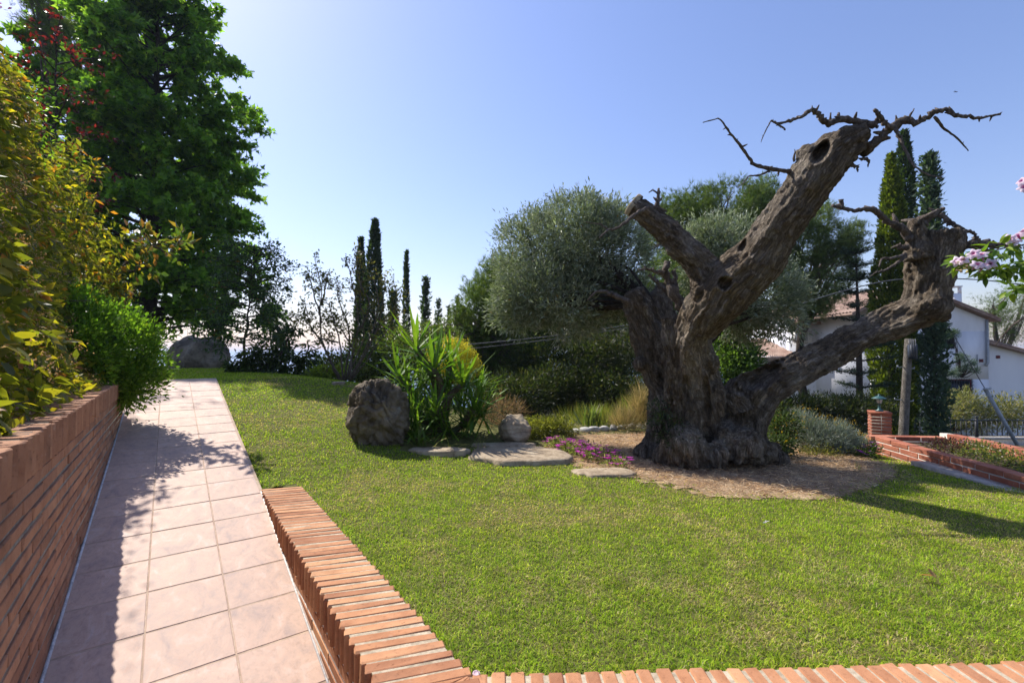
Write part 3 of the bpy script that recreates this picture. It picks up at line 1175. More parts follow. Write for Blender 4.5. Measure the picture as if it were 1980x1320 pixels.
twig([(1060, 330), (1120, 285), (1170, 230), (1220, 185), (1260, 150), (1330, 125), (1370, 152), (1450, 112), (1500, 85), (1580, 68), (1610, 105), (1680, 110), (1760, 125), (1830, 110), (1900, 100)], Z2, D1, (32, 8), 10, 9, -.35)
twig([(1490, 115), (1560, 195), (1640, 255), (1700, 325)], Z2, D1 - .2, (10, 5), 6, 10, .1)
twig([(1250, 190), (1290, 270), (1340, 380), (1370, 425), (1460, 475), (1545, 495)], Z2, D1 - .12, (12, 5), 6, 11, -.2)
twig([(1520, 490), (1560, 455)], Z2, D1 - .3, (5, 3), 0, 12, n=5)
twig([(1250, 185), (1190, 165), (1160, 120), (1120, 70)], Z2, D1 - .1, (20, 15), 3, 13, -.05)
twig([(1180, 150), (1130, 130), (1135, 185)], Z2, D1, (14, 12), 0, 14)
twig([(1335, 120), (1365, 65)], Z2, D1 - .12, (9, 4), 0, 15, n=5)
twig([(1260, 145), (1252, 105)], Z2, D1 - .1, (10, 5), 0, 16, n=4)
twig([(1580, 75), (1582, 50)], Z2, D1 - .2, (9, 3), 0, 17, n=4)
twig([(625, 390), (628, 315)], Z2, 3.42, (10, 3), 0, 18, n=5)
twig([(1040, 370), (1085, 385), (1080, 425)], Z2, 3.32, (14, 6), 3, 19)
twig([(960, 410), (1010, 420), (1020, 455)], Z2, 3.36, (16, 6), 3, 20)
twig([(860, 662), (930, 680), (1000, 695), (1070, 680), (1120, 690), (1170, 735), (1230, 775), (1290, 800), (1345, 868)], Z2, 4.3, (10, 38), 7, 21, .12)
twig([(925, 680), (915, 625)], Z2, 4.3, (16, 20), 2, 22, n=5)
twig([(890, 250), (900, 190), (960, 178), (1020, 130), (1085, 98)], Z3, 4.42, (38, 24), 5, 23)
twig([(1060, 140), (1110, 190), (1180, 230), (1260, 270), (1330, 290), (1370, 350), (1440, 430)], Z3, 4.4, (24, 15), 8, 24, -.1)
twig([(1290, 400), (1350, 390), (1420, 370), (1500, 400), (1540, 380), (1610, 380)], Z3, 4.45, (42, 24), 6, 25)
twig([(1400, 420), (1480, 460), (1560, 465)], Z3, 4.4, (18, 7), 3, 26)
twig([(790, 462), (680, 490), (600, 495), (575, 560)], Z3, 4.4, (15, 8), 4, 27, -.1)
twig([(790, 480), (690, 550), (620, 590), (560, 600), (500, 640)], Z3, 4.4, (15, 5), 5, 28, -.1)
twig([(800, 405), (760, 405), (720, 388)], Z3, 4.4, (30, 18), 3, 29)
twig([(1345, 320), (1365, 200), (1370, 90)], Z5, 4.08, (30, 13), 4, 30)
twig([(1370, 130), (1330, 100), (1300, 120)], Z5, 4.08, (9, 5), 1, 31)
twig([(1380, 175), (1396, 142)], Z5, 4.08, (9, 5), 0, 32, n=4)
twig([(1345, 235), (1280, 230), (1220, 260), (1150, 320), (1080, 370), (1010, 385), (950, 440)], Z5, 4.05, (20, 7), 4, 33, -.2)
twig([(1010, 380), (960, 345), (850, 328)], Z5, 3.9, (8, 4), 2, 34)
twig([(1545, 960), (1480, 850), (1440, 750), (1420, 690), (1432, 605)], Z5, 4.4, (44, 30), 4, 35)
twig([(1420, 690), (1350, 680), (1300, 660), (1225, 665)], Z5, 4.38, (22, 8), 4, 36)
twig([(1470, 790), (1490, 720), (1465, 670)], Z5, 4.4, (26, 14), 2, 37)
twig([(1160, 900), (1060, 850), (1000, 825), (930, 820), (865, 880)], Z5, 4.8, (26, 6), 4, 38)
twig([(1300, 700), (1400, 790), (1450, 840)], Z5, 4.8, (14, 22), 3, 39)


def clumps(blobs, k, rad, per, shell=.35, cull=.0, fq=1.0, seed=5):
    """leaf anchor points gathered in clumps on and in ellipsoids. blobs: (centre, (rx,ry,rz)). returns C, outward dirs"""
    vol = A([b[1][0] * b[1][1] * b[1][2] for b in blobs]) ** .75
    w = vol / vol.sum()
    C, D = [], []
    for (c, r), f in zip(blobs, w):
        n = max(1, int(k * f))
        d = rand_dir(n)
        q = R.random(n) ** shell
        nz_ = fbm(d * 2.1 + A(c) * .7, 3, seed)
        q = q * (.78 + .5 * nz_)                      # uneven outline
        ctr = A(c) + d * q[:, None] * A(r)
        if cull:
            kp = fbm(ctr * fq, 3, seed + 1) > cull
            ctr, d = ctr[kp], d[kp]
            n = len(ctr)
        m = int(per)
        off = R.normal(size=(n, m, 3)) * rad
        p = ctr[:, None] + off
        C.append(p.reshape(-1, 3))
        D.append((nrm(d / A(r))[:, None] * .8 + nrm(off) * .9).reshape(-1, 3))
    return np.concatenate(C), np.concatenate(D)


OLV = [(.25, .28, .19), (.20, .24, .15), (.33, .355, .27), (.13, .165, .08)]
def olive_crown(blobs, k, per, seed, shoots=80):
    C, D = clumps(blobs, k, .06, per, .3, .465, 2.6, seed + 20)
    D = D + A([0, 0, .45])
    n = len(C)
    parts = [leaves(C, D + R.normal(size=(n, 3)) * .5, R.uniform(.045, .08, n), T_LANCE, mixcol(n, OLV, (4, 3, 3, 2)), upw=.3)]
    # leafy shoots standing out of the outline
    for c, r in blobs:
        m = max(4, int(shoots * (r[0] * r[2]) / .3))
        d = nrm(rand_dir(m) + A([0, 0, .6]))
        base = A(c) + d * A(r) * .95
        gd = nrm(d + A([0, 0, 1.0]) + R.normal(size=(m, 3)) * .25)
        ln = R.uniform(.06, .2, m)
        for j in range(12):
            p = base + gd * (ln * j / 11)[:, None]
            dd = nrm(gd * .7 + rand_dir(m))
            parts.append(leaves(p, dd, R.uniform(.03, .05, m), T_LANCE, mixcol(m, OLV, (3, 2, 4, 1)), upw=.3))
    ny = max(20, n // 260)
    i = R.integers(0, n, ny)
    parts.append(leaves(C[i], D[i] + R.normal(size=(ny, 3)), R.uniform(.04, .055, ny), T_LANCE, mixcol(ny, [(.42, .22, .03)]), upw=.2))
    return parts


def blob(u, v, d, ru, rv, rd):
    return (at(u, v, d), (px(ru, d) * offax(u), rd * offax(u), px(rv, d)))


def crown_obj(name, parts, mat, parent, loc=None):
    L = A(loc if loc is not None else parent.location)
    return link(name, leaf_mesh(name, [(v - L, f, c) for v, f, c in parts], mat), parent)


BL = [blob(1040, 520, 5.7, 85, 105, .55), blob(1110, 470, 5.7, 95, 85, .6), blob(1175, 500, 5.6, 75, 100, .5), blob(1090, 580, 5.6, 110, 75, .5), blob(1000, 585, 5.7, 48, 55, .35), blob(1200, 560, 5.5, 55, 50, .4)]
c1_ = crown_obj('crown', olive_crown(BL, 2300, 30, 1, 420), M['leaf_silver'], olive)
BR = [blob(1400, 480, 5.5, 80, 55, .45), blob(1455, 560, 5.5, 95, 70, .5), blob(1500, 590, 5.5, 62, 60, .4), blob(1420, 610, 5.6, 60, 45, .4), blob(1330, 500, 5.6, 45, 60, .35)]
c2_ = crown_obj('crown', olive_crown(BR, 1500, 30, 2, 320), M['leaf_silver'], olive)
mb = MB()
for blobs in (BL, BR):
    root = at(1262, 585, 4.95) if blobs is BL else at(1340, 640, 4.95)
    for c, r in blobs:
        for _ in range(4):
            e = A(c) + rand_dir(1)[0] * A(r) * .7
            mid = (root + A(c)) / 2 + R.normal(size=3) * .08
            mb.tube(spline(A([root, mid, A(c), e]), 12) - OL, np.linspace(.022, .004, 12), 5)
mb.build('branches', M['bark_dark'], olive, True)

# ------------------------------------------------------------------ bed under the olive, stones, boulder
BED = A([gpt(u, v)[:2] for u, v in [(1045, 868), (1110, 900), (1235, 921), (1300, 938), (1380, 952), (1470, 962), (1560, 962), (1640, 955), (1700, 935), (1735, 915), (1715, 893), (1640, 872), (1520, 848), (1400, 838), (1262, 836), (1180, 838), (1100, 842)]])
def bed_mask(x, y):
    w = .55 * (fbm(np.stack([x * 2.6, y * 2.6, x * 0], -1), 4, 77, .6) - .5)
    return inpoly(x + w, y + w * .7, BED)
bed = grid_sheet('mulch_bed', np.arange(-.2, 4.8, .03), np.arange(2.9, 6.6, .03), lambda x, y: lawn_z(x, y) - .0095 + .014 * fbm(np.stack([x * 7, y * 7, x * 0], -1).reshape(-1, 3), 3, 3).reshape(x.shape), M['mulch'], bed_mask)
bed['kind'] = 'structure'
n = 42000
q = np.stack([R.uniform(-.2, 4.8, n), R.uniform(2.9, 6.6, n)], 1)
q = q[bed_mask(q[:, 0] + R.normal(size=n) * .07, q[:, 1] + R.normal(size=n) * .07)]
n = len(q)
C = np.stack([q[:, 0], q[:, 1], lawn_z(q[:, 0], q[:, 1]) + R.uniform(.006, .024, n)], 1)
D = np.stack([R.normal(size=n), R.normal(size=n), R.normal(size=n) * .18], 1)
o = link('straw', leaf_mesh('straw', [leaves(C, D, R.uniform(.03, .09, n), T_NEEDLE, mixcol(n, [(.56, .41, .25), (.40, .27, .16), (.68, .54, .36), (.20, .13, .08)]), W=R.uniform(.003, .007, n))], M['leaf_dry']))
tag(o, 'dry brown straw and needles littering the bed under the olive', 'straw', kind='stuff')


def rock_mesh(name, r, seed, mat, facets=9, rough=.16, nu=44, nv=30):
    rr = np.random.default_rng(seed)
    mb = MB()
    ico(mb, A([0, 0, 0]), 1.0, 1.0, nu, nv)
    V = mb.V[0]
    d = nrm(V)
    # planes cut a faceted block, noise roughens it
    pl = nrm(rr.normal(size=(facets, 3)) * A([1, 1, .8]))
    off = rr.uniform(.62, .9, facets)
    t = np.ones(len(d)) * 1.06
    for p, o_ in zip(pl, off):
        c = d @ p
        t = np.where(c > .05, np.minimum(t, o_ / np.maximum(c, .05)), t)
    V = d * t[:, None]
    V = V * (1 + rough * (fbm(d * 2.2 + seed, 4, seed) - .5)[:, None] + .06 * (fbm(d * 9 + seed, 3, seed + 3) - .5)[:, None])
    mb.V[0] = V * A(r)
    return mb.data(name, mat, True)


# the big boulder, shaped to a blunt block
def boulder():
    mb = MB()
    ico(mb, A([0, 0, 0]), 1.0, 1.0, 120, 84)
    V = mb.V[0]
    d = nrm(V)
    p = 4.0
    t = 1 / (np.abs(d[:, 0]) ** p + np.abs(d[:, 1]) ** p + np.abs(d[:, 2]) ** p) ** (1 / p)
    V = d * t[:, None]
    x, z = V[:, 0].copy(), V[:, 2].copy()
    V[:, 0] = x * (1 - .12 * (z > 0) * z) + .03 * z
    V[:, 2] = z - .16 * np.maximum(x - .3, 0) - .10 * np.maximum(-x - .55, 0) * (z > 0)
    for pn, of in (((.75, -.6, .25), .86), ((-.8, -.45, .3), .92), ((.1, -.75, .65), .98), ((-.55, -.2, .8), 1.03), ((.6, .1, .8), .98), ((-.1, -1, -.05), .86), ((-.9, -.2, -.45), 1.02)):
        pn = nrm(A(pn))
        c = V @ pn
        V = V - pn * (np.maximum(c - of, 0) * .9)[:, None]
    rg = 1 - np.abs(2 * fbm(d * 4.5 + 1, 3, 19) - 1)
    V = V * (1 + .22 * (fbm(d * 2.6 + 3, 4, 9) - .5)[:, None] - .13 * (smooth(rg, .72, 1.0))[:, None] + .16 * (fbm(d * 8, 4, 12) - .5)[:, None] + .05 * (fbm(d * 24, 3, 14) - .5)[:, None])
    mb.V[0] = V * A([.315, .30, .345])
    return mb.data('boulder', M['rock'], True)


bp_ = gpt(715, 862)
bo = link('boulder', boulder(), loc=(bp_[0], bp_[1] + .28, bp_[2] + .285))
bo.rotation_euler = (.02, 0, .18)
tag(bo, 'large blunt grey brown boulder standing on the lawn beside the yucca', 'boulder')


def stone_flat(u0, u1, v0, v1, h, seed, label, mat='flatstone'):
    a, b_, c, d_ = gpt(u0, (v0 + v1) / 2), gpt(u1, (v0 + v1) / 2), gpt((u0 + u1) / 2, v0), gpt((u0 + u1) / 2, v1)
    ctr = (c + d_) / 2
    rr = np.random.default_rng(seed)
    mb = MB()
    k = 44
    th = np.arange(k) * 2 * math.pi / k
    w = 1 + .38 * (fbm(np.stack([np.cos(th) * 1.6 + seed, np.sin(th) * 1.6, th * 0], 1), 3, seed) - .5) * 2
    rx, ry = (b_[0] - a[0]) / 2, (c[1] - d_[1]) / 2
    e = np.stack([np.cos(th) * np.abs(np.cos(th)) ** -.25 * rx, np.sin(th) * np.abs(np.sin(th) + 1e-6) ** -.2 * ry], 1) * w[:, None]
    rings = []
    for f, z in ((1.0, -.05), (1.0, h * .6), (.95, h * .95), (.75, h), (.5, h * 1.05), (.25, h)):
        p = e * f
        zz = z + (.012 * (fbm(np.stack([p[:, 0] * 6, p[:, 1] * 6, th * 0 + seed], 1), 3, seed) - .5) if z > 0 else 0)
        rings.append(np.column_stack([p, np.broadcast_to(zz, (k,))]))
    V = np.vstack(rings + [[[0, 0, h]]])
    a_ = np.arange(k); b2 = (a_ + 1) % k
    nr = len(rings)
    mb.add(V, np.concatenate([np.stack([i * k + a_, i * k + b2, (i + 1) * k + b2, (i + 1) * k + a_], 1) for i in range(nr - 1)]))
    mb.F.setdefault(3, []).append(np.stack([(nr - 1) * k + a_, (nr - 1) * k + b2, a_ * 0 + nr * k], 1))
    o = link('flat_stone', mb.data('flat_stone', M[mat]), loc=(ctr[0], ctr[1], ctr[2]))
    return tag(o, label, 'stone')


stone_flat(915, 1092, 866, 899, .035, 3, 'largest pale flat stone slab set in the lawn edge')
stone_flat(792, 905, 866, 880, .03, 4, 'greyish flat stone slab between the boulder and the largest slab')
stone_flat(1108, 1232, 908, 922, .02, 5, 'thin pale flat stone in front of the magenta flowers')
stone_flat(905, 1040, 858, 868, .03, 6, 'narrow flat stone behind the largest slab')
stone_flat(640, 668, 738, 745, .03, 7, 'small pale flat stone on the lawn behind the boulder')
sb = gpt(995, 858)
o = link('rock', rock_mesh('rock', (.21, .18, .19), 24, M['flatstone'], 16, .5), loc=(sb[0], sb[1] + .16, sb[2] + .11))
tag(o, 'tan block of rock behind the largest flat slab', 'rock')
rk = gpt(385, 712)
rk = at(375, 712, 10.4)
o = link('rock', rock_mesh('rock', (.70, .6, .66), 26, M['rock'], 7, .4), loc=(rk[0] - .1, rk[1] + .3, rk[2] + .06))
tag(o, 'dark rounded rock in tree shade beyond the end of the path', 'rock')
# row of pale stones edging the bed
eu = [(1092, 838), (1112, 836), (1132, 834), (1150, 832), (1168, 831), (1186, 829), (1203, 828), (1220, 827), (1238, 826), (1252, 825)]
em_ = [rock_mesh('stone', (.07, .055, .04), 60 + i, M['flatstone'], 7, .25, 16, 10) for i in range(4)]
b = NT('pale_edging_stone')
nz = b.noise(b.pos(), 18, 6, .65)
b.surf(b.ramp(nz, [(.3, (.33, .31, .28)), (.7, (.58, .56, .52))]), .9, b.bump(nz, .5, .01), spec=.2)
for m_ in em_:
    m_.materials[0] = b.m
for i, (u, v) in enumerate(eu):
    p = gpt(u, v)
    o = link('edging_stone', em_[i % 4], loc=(p[0], p[1], p[2] + .02))
    o.rotation_euler = (R.normal() * .1, R.normal() * .1, R.uniform(0, 6))
    o.scale = (1.15, 1, R.uniform(.8, 1.2))
    tag(o, ['leftmost', 'second', 'third', 'fourth', 'fifth', 'sixth', 'seventh', 'eighth', 'ninth', 'rightmost'][i] + ' small pale stone' + (' from the left' if 0 < i < 9 else '') + ' in the row edging the straw bed', 'stone', 'pale stones edging the bed')

# ------------------------------------------------------------------ grass
def grass():
    n = 3300000
    x = R.uniform(-9, 5.3, n)
    y = R.uniform(1.45, 12.0, n)
    keep = R.random(n) < np.clip((2.0 / np.maximum(y, 1)) ** 1.55, 0, 1) * .92
    keep &= np.abs(x) < y * 1.22 + .5
    x, y = x[keep], y[keep]
    jx, jy = R.normal(size=(2, len(x))) * .10
    keep = lawn_mask(x, y) & ~bed_mask(x + jx, y + jy) & (y < edge_y(x) - .05)
    s, t = st(x, y)
    side = (s < 0) & (t < .258 + .018 * s + .012 * np.sin(s * 31))
    # front kerb and far part left of the path
    keep &= ~side
    for (u0, u1, v0, v1) in ((925, 1085, 868, 896), (800, 898, 868, 879), (1118, 1225, 910, 920)):
        a, c = gpt((u0 + u1) / 2, v0), gpt((u0 + u1) / 2, v1)
        l, r_ = gpt(u0, (v0 + v1) / 2), gpt(u1, (v0 + v1) / 2)
        keep &= ((x - (l[0] + r_[0]) / 2) / ((r_[0] - l[0]) / 2)) ** 2 + ((y - (a[1] + c[1]) / 2) / ((a[1] - c[1]) / 2)) ** 2 > 1
    dbx, dby = x - bo.location.x, y - bo.location.y
    keep &= (dbx / .27) ** 2 + (dby / .25) ** 2 > 1
    # planting bed behind the boulder and slabs
    back = A([gpt(u, v)[:2] for u, v in [(775, 872), (900, 866), (1040, 860), (1060, 872), (1262, 834), (1500, 830), (1700, 870), (1700, 845), (1262, 822), (900, 790), (775, 780)]])
    keep &= ~inpoly(x, y, back)
    x, y = x[keep], y[keep]
    n = len(x)
    s, t = st(x, y)
    f = (x - FK0[0]) * FKN[0] + (y - FK0[1]) * FKN[1]
    near_edge = np.exp(-np.maximum(-f - .02, 0) / .05) + np.exp(-np.maximum(t - .28 - .018 * s, 0) / .03) * (s < 0) * .6 + np.exp(-np.maximum(t - .02, 0) / .03) * (s > 0) * .8
    patch = fbm(np.stack([x * 1.7, y * 1.7, x * 0], -1), 4, 91)
    p2 = fbm(np.stack([x * 7, y * 7, x * 0 + 5], -1), 3, 95)
    dry = smooth(patch * .65 + p2 * .35, .50, .66)
    # worn strip near the front kerb
    dry = np.clip(dry + .75 * np.exp(-((y - 2.0 - .12 * x) / .22) ** 2) * smooth(p2, .4, .6), 0, 1)
    h = R.uniform(.010, .024, n) * (1 + 1.0 * near_edge * R.random(n)) * (1 - .25 * dry)
    tall = R.random(n) < .0015
    h = np.where(tall, h * 2.0, h)
    w = R.uniform(.0017, .0034, n) * np.clip(y / 2.2, 1, 5)
    h = h * np.clip(1 + (y - 3) * .04, 1, 1.25)
    C = np.stack([x, y, lawn_z(x, y) - .008], 1)
    az = R.uniform(0, 2 * math.pi, n)
    lean = R.uniform(.3, 1.7, n) + dry * .3
    dx = np.stack([np.cos(az), np.sin(az), az * 0], 1)
    sx = np.stack([-np.sin(az), np.cos(az), az * 0], 1)
    p1 = C + dx * (h * lean * .38)[:, None] + A([0, 0, 1]) * (h * .6)[:, None]
    p2_ = C + dx * (h * lean)[:, None] + A([0, 0, 1]) * (h * (1.02 - .42 * lean))[:, None]
    V = np.stack([C - sx * w[:, None] * .5, C + sx * w[:, None] * .5, p1 + sx * w[:, None] * .4, p1 - sx * w[:, None] * .4, p2_], 1)
    col = mixcol(n, [(.27, .385, .028), (.37, .46, .036), (.18, .29, .02), (.47, .49, .08)], (4, 3, 3, 1.5), .17)
    straw = mixcol(n, [(.46, .38, .18), (.36, .31, .12), (.58, .48, .26)], None, .18)
    isd = R.random(n) < (.06 + .42 * dry)
    col = np.where(isd[:, None], straw, col)
    hue = 1 + .22 * (patch - .5)[:, None] * A([1.2, .2, 0])
    col = col * hue
    i = (np.arange(n) * 5)[:, None]
    F4 = i + A([[0, 1, 2, 3]])
    F3 = i + A([[3, 2, 4]])
    print('grass blades', n)
    return mesh_np('grass', V.reshape(-1, 3), [F4, F3], M['grassblade'], col=np.repeat(col, 5, 0))


go = link('grass', grass())
tag(go, 'short mown green lawn grass with straw coloured patches', 'grass', kind='stuff')

# ------------------------------------------------------------------ trees
GZ = lambda x, y: float(ground_z(A([x]), A([y]))[0])


def base_at(u, d, dz=-.05):
    x = (u - CX) / FPX * d
    return A([x, d, GZ(x, d) + dz])


def broadleaf(name, label, base, height, prof, n_limb, twigs, per, tmpl, size, cols, wts, bark, trunk_r=.16, droop=.0, lean=(0, 0), mat='leaf', group=None, lift=.35, z0=.1, cull=0):
    root = thing(name, label, 'tree', tuple(base), group)
    mb = MB()
    k = 14
    zz = np.linspace(0, 1, k)
    tr = np.stack([np.cumsum(R.normal(size=k)) * .03 + lean[0] * zz, np.cumsum(R.normal(size=k)) * .03 + lean[1] * zz, zz * height * .97], 1)
    mb.tube(tr, trunk_r * (1 - zz * .92), 9)
    tk = mb.build('trunk', M[bark], root, True)
    mbl = MB()
    Cs, Ds = [], []
    for i in range(n_limb):
        zf = z0 + (1 - z0) * ((i + R.random()) / n_limb) ** .9
        L = np.interp(zf, [p[0] for p in prof], [p[1] for p in prof]) * R.uniform(.72, 1.12)
        az = i * 2.39996 + R.normal() * .3
        s0 = A([np.interp(zf, zz, tr[:, j]) for j in range(3)])
        h = A([math.cos(az), math.sin(az), 0])
        lf = lift * min(1.0, .25 + 1.4 * max(0, zf - z0))
        lp = spline(A([s0, s0 + h * L * .5 + A([0, 0, L * lf * .6]), s0 + h * L + A([0, 0, L * (lf - droop)])]), 9)
        mbl.tube(lp, np.linspace(max(.014, .02 * L), .004, 9), 5, False)
        m = max(3, int(twigs * (L / 2) ** 1.0))
        q = R.random(m) ** .6 * .85 + .15
        p0 = A([np.interp(q, np.linspace(0, 1, 9), lp[:, j]) for j in range(3)]).T
        td = nrm(h * .7 + rand_dir(m) * A([1, 1, .75]) + A([0, 0, .12 - droop]))
        tl = R.uniform(.18, .55, m) * (.6 + .25 * L)
        f = (R.random((m, per)) ** .7)[..., None]
        C = p0[:, None] + td[:, None] * tl[:, None, None] * f + R.normal(size=(m, per, 3)) * .045
        Cs.append(C.reshape(-1, 3))
        Ds.append((td[:, None] + rand_dir(m * per).reshape(m, per, 3) * 1.1 + A([0, 0, -.25])).reshape(-1, 3))
        for j in range(0, m, 3):
            mbl.tube(A([p0[j], p0[j] + td[j] * tl[j]]), [.006, .002], 3, False)
    mbl.build('limbs', M[bark], root, True)['kind'] = 'stuff'
    C, D = np.concatenate(Cs), np.concatenate(Ds)
    if cull:
        kp = fbm(C * A([.95, .95, 1.3]), 3, 88) > cull
        C, D = C[kp], D[kp]
    n = len(C)
    link('crown', leaf_mesh('crown', [leaves(C, D, R.uniform(size[0], size[1], n), tmpl, mixcol(n, cols, wts), upw=.55)], M[mat]), root)
    return root, n


LG = [(.09, .17, .022), (.12, .21, .028), (.065, .13, .018), (.17, .25, .035)]
NL = {}
_, NL['liq'] = broadleaf('sweetgum_tree', 'tall leafy green tree with star shaped leaves behind the hedge', base_at(288, 15.0), 14.6,
          [(.06, 2.4), (.12, 3.3), (.3, 3.35), (.45, 3.0), (.6, 2.5), (.75, 1.9), (.9, 1.3), (1, .5)], 200, 38, 14, T_MAPLE, (.14, .22), LG, (4, 3, 3, 1.5), 'bark_dark', .22, .05, z0=.10, mat='leaf_tree', cull=.435)
_, NL['l2'] = broadleaf('sweetgum_tree', 'second green tree behind the tall one, partly hidden by the hedge', base_at(120, 17.5), 15.0,
          [(.12, 2.6), (.2, 3.4), (.4, 3.4), (.7, 2.6), (1, .6)], 90, 20, 12, T_MAPLE, (.2, .3), LG, (4, 3, 3, 2), 'bark_dark', .24, .05, z0=.15, mat='leaf_tree')
broadleaf('dark_leafy_tree', 'small dark evergreen tree with thin stems against the sea', base_at(470, 9.6), 2.7,
          [(.1, .5), (.3, .85), (.6, .7), (.8, .8), (1, .4)], 60, 28, 9, T_OVAL, (.06, .10), [(.025, .05, .014), (.035, .065, .018), (.05, .08, .02), (.14, .08, .02)], (4, 4, 3, .25), 'bark_dark', .03, .15, z0=.2)
broadleaf('purple_plum_tree', 'purple leaved plum tree showing above the hedge', base_at(80, 9.0), 7.0,
          [(.2, .5), (.5, .9), (.8, .95), (1, .5)], 36, 9, 8, T_OVAL, (.07, .10), [(.10, .008, .014), (.05, .006, .012), (.16, .012, .016)], (4, 4, 2), 'bark_dark', .07, .0, z0=.4, lift=.5)

# drooping shrub with slanting stems
def stem_shrub(name, label, stems, zoom, d, r, leaf_n, tmpl, size, cols, wts, mat, bark, fol=None, spread=.09, cat='shrub', droop=-.5):
    P = [A([at(zoom[0] + x / zoom[2], zoom[1] + y / zoom[2], d + dd_) for x, y in rows]) for rows, dd_ in stems]
    b0 = P[0][0]
    root = thing(name, label, cat, tuple(b0))
    mb = MB()
    Cs, Ds = [], []
    for p in P:
        S = spline(p, 16) + R.normal(size=(16, 3)) * .008
        mb.tube(S - b0, np.linspace(r, r * .35, 16), 6)
        for i in range(leaf_n):
            j = R.integers(6, 16)
            td = nrm(rand_dir(1)[0] + A([0, 0, .3]))
            ln = R.uniform(.05, spread * 2.4)
            if R.random() < .5:
                mb.tube(A([S[j], S[j] + td * ln]) - b0, [.005, .002], 3, False)
            m = 6
            Cs.append(S[j] + td * ln * (R.random((m, 1)) * .5 + .5) + R.normal(size=(m, 3)) * .03)
            Ds.append(td + rand_dir(m) * .9 + A([0, 0, droop]))
    mb.build('stems', M[bark], root, True)
    if Cs:
        C, D = np.concatenate(Cs), np.concatenate(Ds)
        n = len(C)
        link('foliage', leaf_mesh('foliage', [leaves(C - b0, D, R.uniform(*size, n), tmpl, mixcol(n, cols, wts), upw=.4)], M[mat]), root)
    return root


ZA = (400, 600, 7.07)
DK = [(.03, .05, .016), (.05, .075, .02), (.08, .11, .03)]
stem_shrub('drooping_shrub', 'dark drooping leaved shrub with slanting stems against the sea', [
    ([(380, 830), (500, 740), (620, 690)], 0), ([(650, 870), (800, 740), (930, 640)], 0), ([(750, 890), (860, 760), (980, 560)], .1),
    ([(940, 640), (960, 380), (990, 220)], .1), ([(1000, 620), (1100, 420), (1230, 250)], -.1), ([(760, 740), (1000, 700), (1180, 600)], 0), ([(1280, 820), (1330, 680), (1400, 480)], .1),
    ([(980, 780), (1150, 800), (1260, 720)], 0), ([(280, 820), (330, 800), (380, 800)], 0), ([(900, 620), (700, 600), (560, 640)], 0), ([(520, 850), (560, 840), (620, 850)], 0)],
    ZA, 8.8, .022, 34, T_LANCE, (.12, .18), DK, (4, 3, 1.5), 'leaf', 'bark_dark', spread=.11, droop=-.9)
ZB = (300, 400, 3.667)
SH = [(.10, .085, .03), (.13, .12, .035), (.075, .085, .025), (.16, .10, .035)]
stem_shrub('sparse_shrub', 'sparse twiggy shrub with small brownish leaves in front of the cypresses', [
    ([(1320, 1230), (1200, 1000), (1170, 780), (1180, 600), (1140, 370)], 0), ([(1310, 1230), (1190, 980), (1060, 800), (1000, 760)], .1), ([(1180, 820), (1110, 560), (1090, 490)], .05),
    ([(1180, 700), (1210, 560), (1220, 480)], 0), ([(1330, 1230), (1310, 960), (1240, 720), (1180, 660)], -.1), ([(1340, 1230), (1380, 900), (1300, 640), (1310, 520)], .1),
    ([(1350, 1230), (1440, 860), (1400, 560), (1350, 350)], 0), ([(1360, 1230), (1480, 900), (1450, 620), (1500, 420)], .1), ([(1370, 1230), (1500, 980), (1580, 700), (1540, 480)], -.1),
    ([(1380, 1230), (1560, 900), (1620, 640), (1630, 500)], 0), ([(1390, 1230), (1530, 1040), (1700, 760), (1690, 470)], .1), ([(1380, 1200), (1400, 940), (1330, 760)], -.1), ([(1440, 880), (1520, 700), (1440, 520), (1430, 330)], 0),
    ([(1300, 960), (1130, 900), (1060, 680)], 0), ([(1400, 1000), (1300, 840), (1220, 780)], .1), ([(1500, 1000), (1600, 840), (1740, 640)], .1), ([(1320, 1240), (1240, 1100), (1230, 900)], .05)],
    ZB, 8.3, .016, 30, T_OVAL, (.045, .075), SH, (4, 3, 3, 1), 'leaf', 'bark_twig', spread=.075, droop=-.1)


def bush(name, label, blobs, k, rad, per, tmpl, size, cols, wts=None, mat='leaf', shell=.3, upw=.4, lift=.3, W=None, cat='shrub', group=None, extra=None, stems=5, fol='foliage'):
    C, D = clumps(blobs, k, rad, per, shell)
    D = D + A([0, 0, lift])
    n = len(C)
    c0 = A(blobs[0][0])
    zb = min(b_[0][2] - b_[1][2] for b_ in blobs)
    base = A([c0[0], c0[1], zb])
    root = thing(name, label, cat, tuple(base), group)
    parts = [leaves(C - base, D + R.normal(size=(n, 3)) * .4, R.uniform(*size, n), tmpl, mixcol(n, cols, wts), upw=upw, W=None if W is None else R.uniform(*W, n))]
    link(fol, leaf_mesh(fol, parts, M[mat]), root)
    mb = MB()
    for c, r in blobs:
        for _ in range(stems):
            e = A(c) + rand_dir(1)[0] * A(r) * .8
            mb.tube(spline(A([[0, 0, -.05], (A(c) - base) * .5 + R.normal(size=3) * .05, e - base]), 8), np.linspace(.018, .004, 8), 4, False)
    if stems:
        mb.build('stems', M['bark_dark'], root, True)['kind'] = 'stuff'
    return root


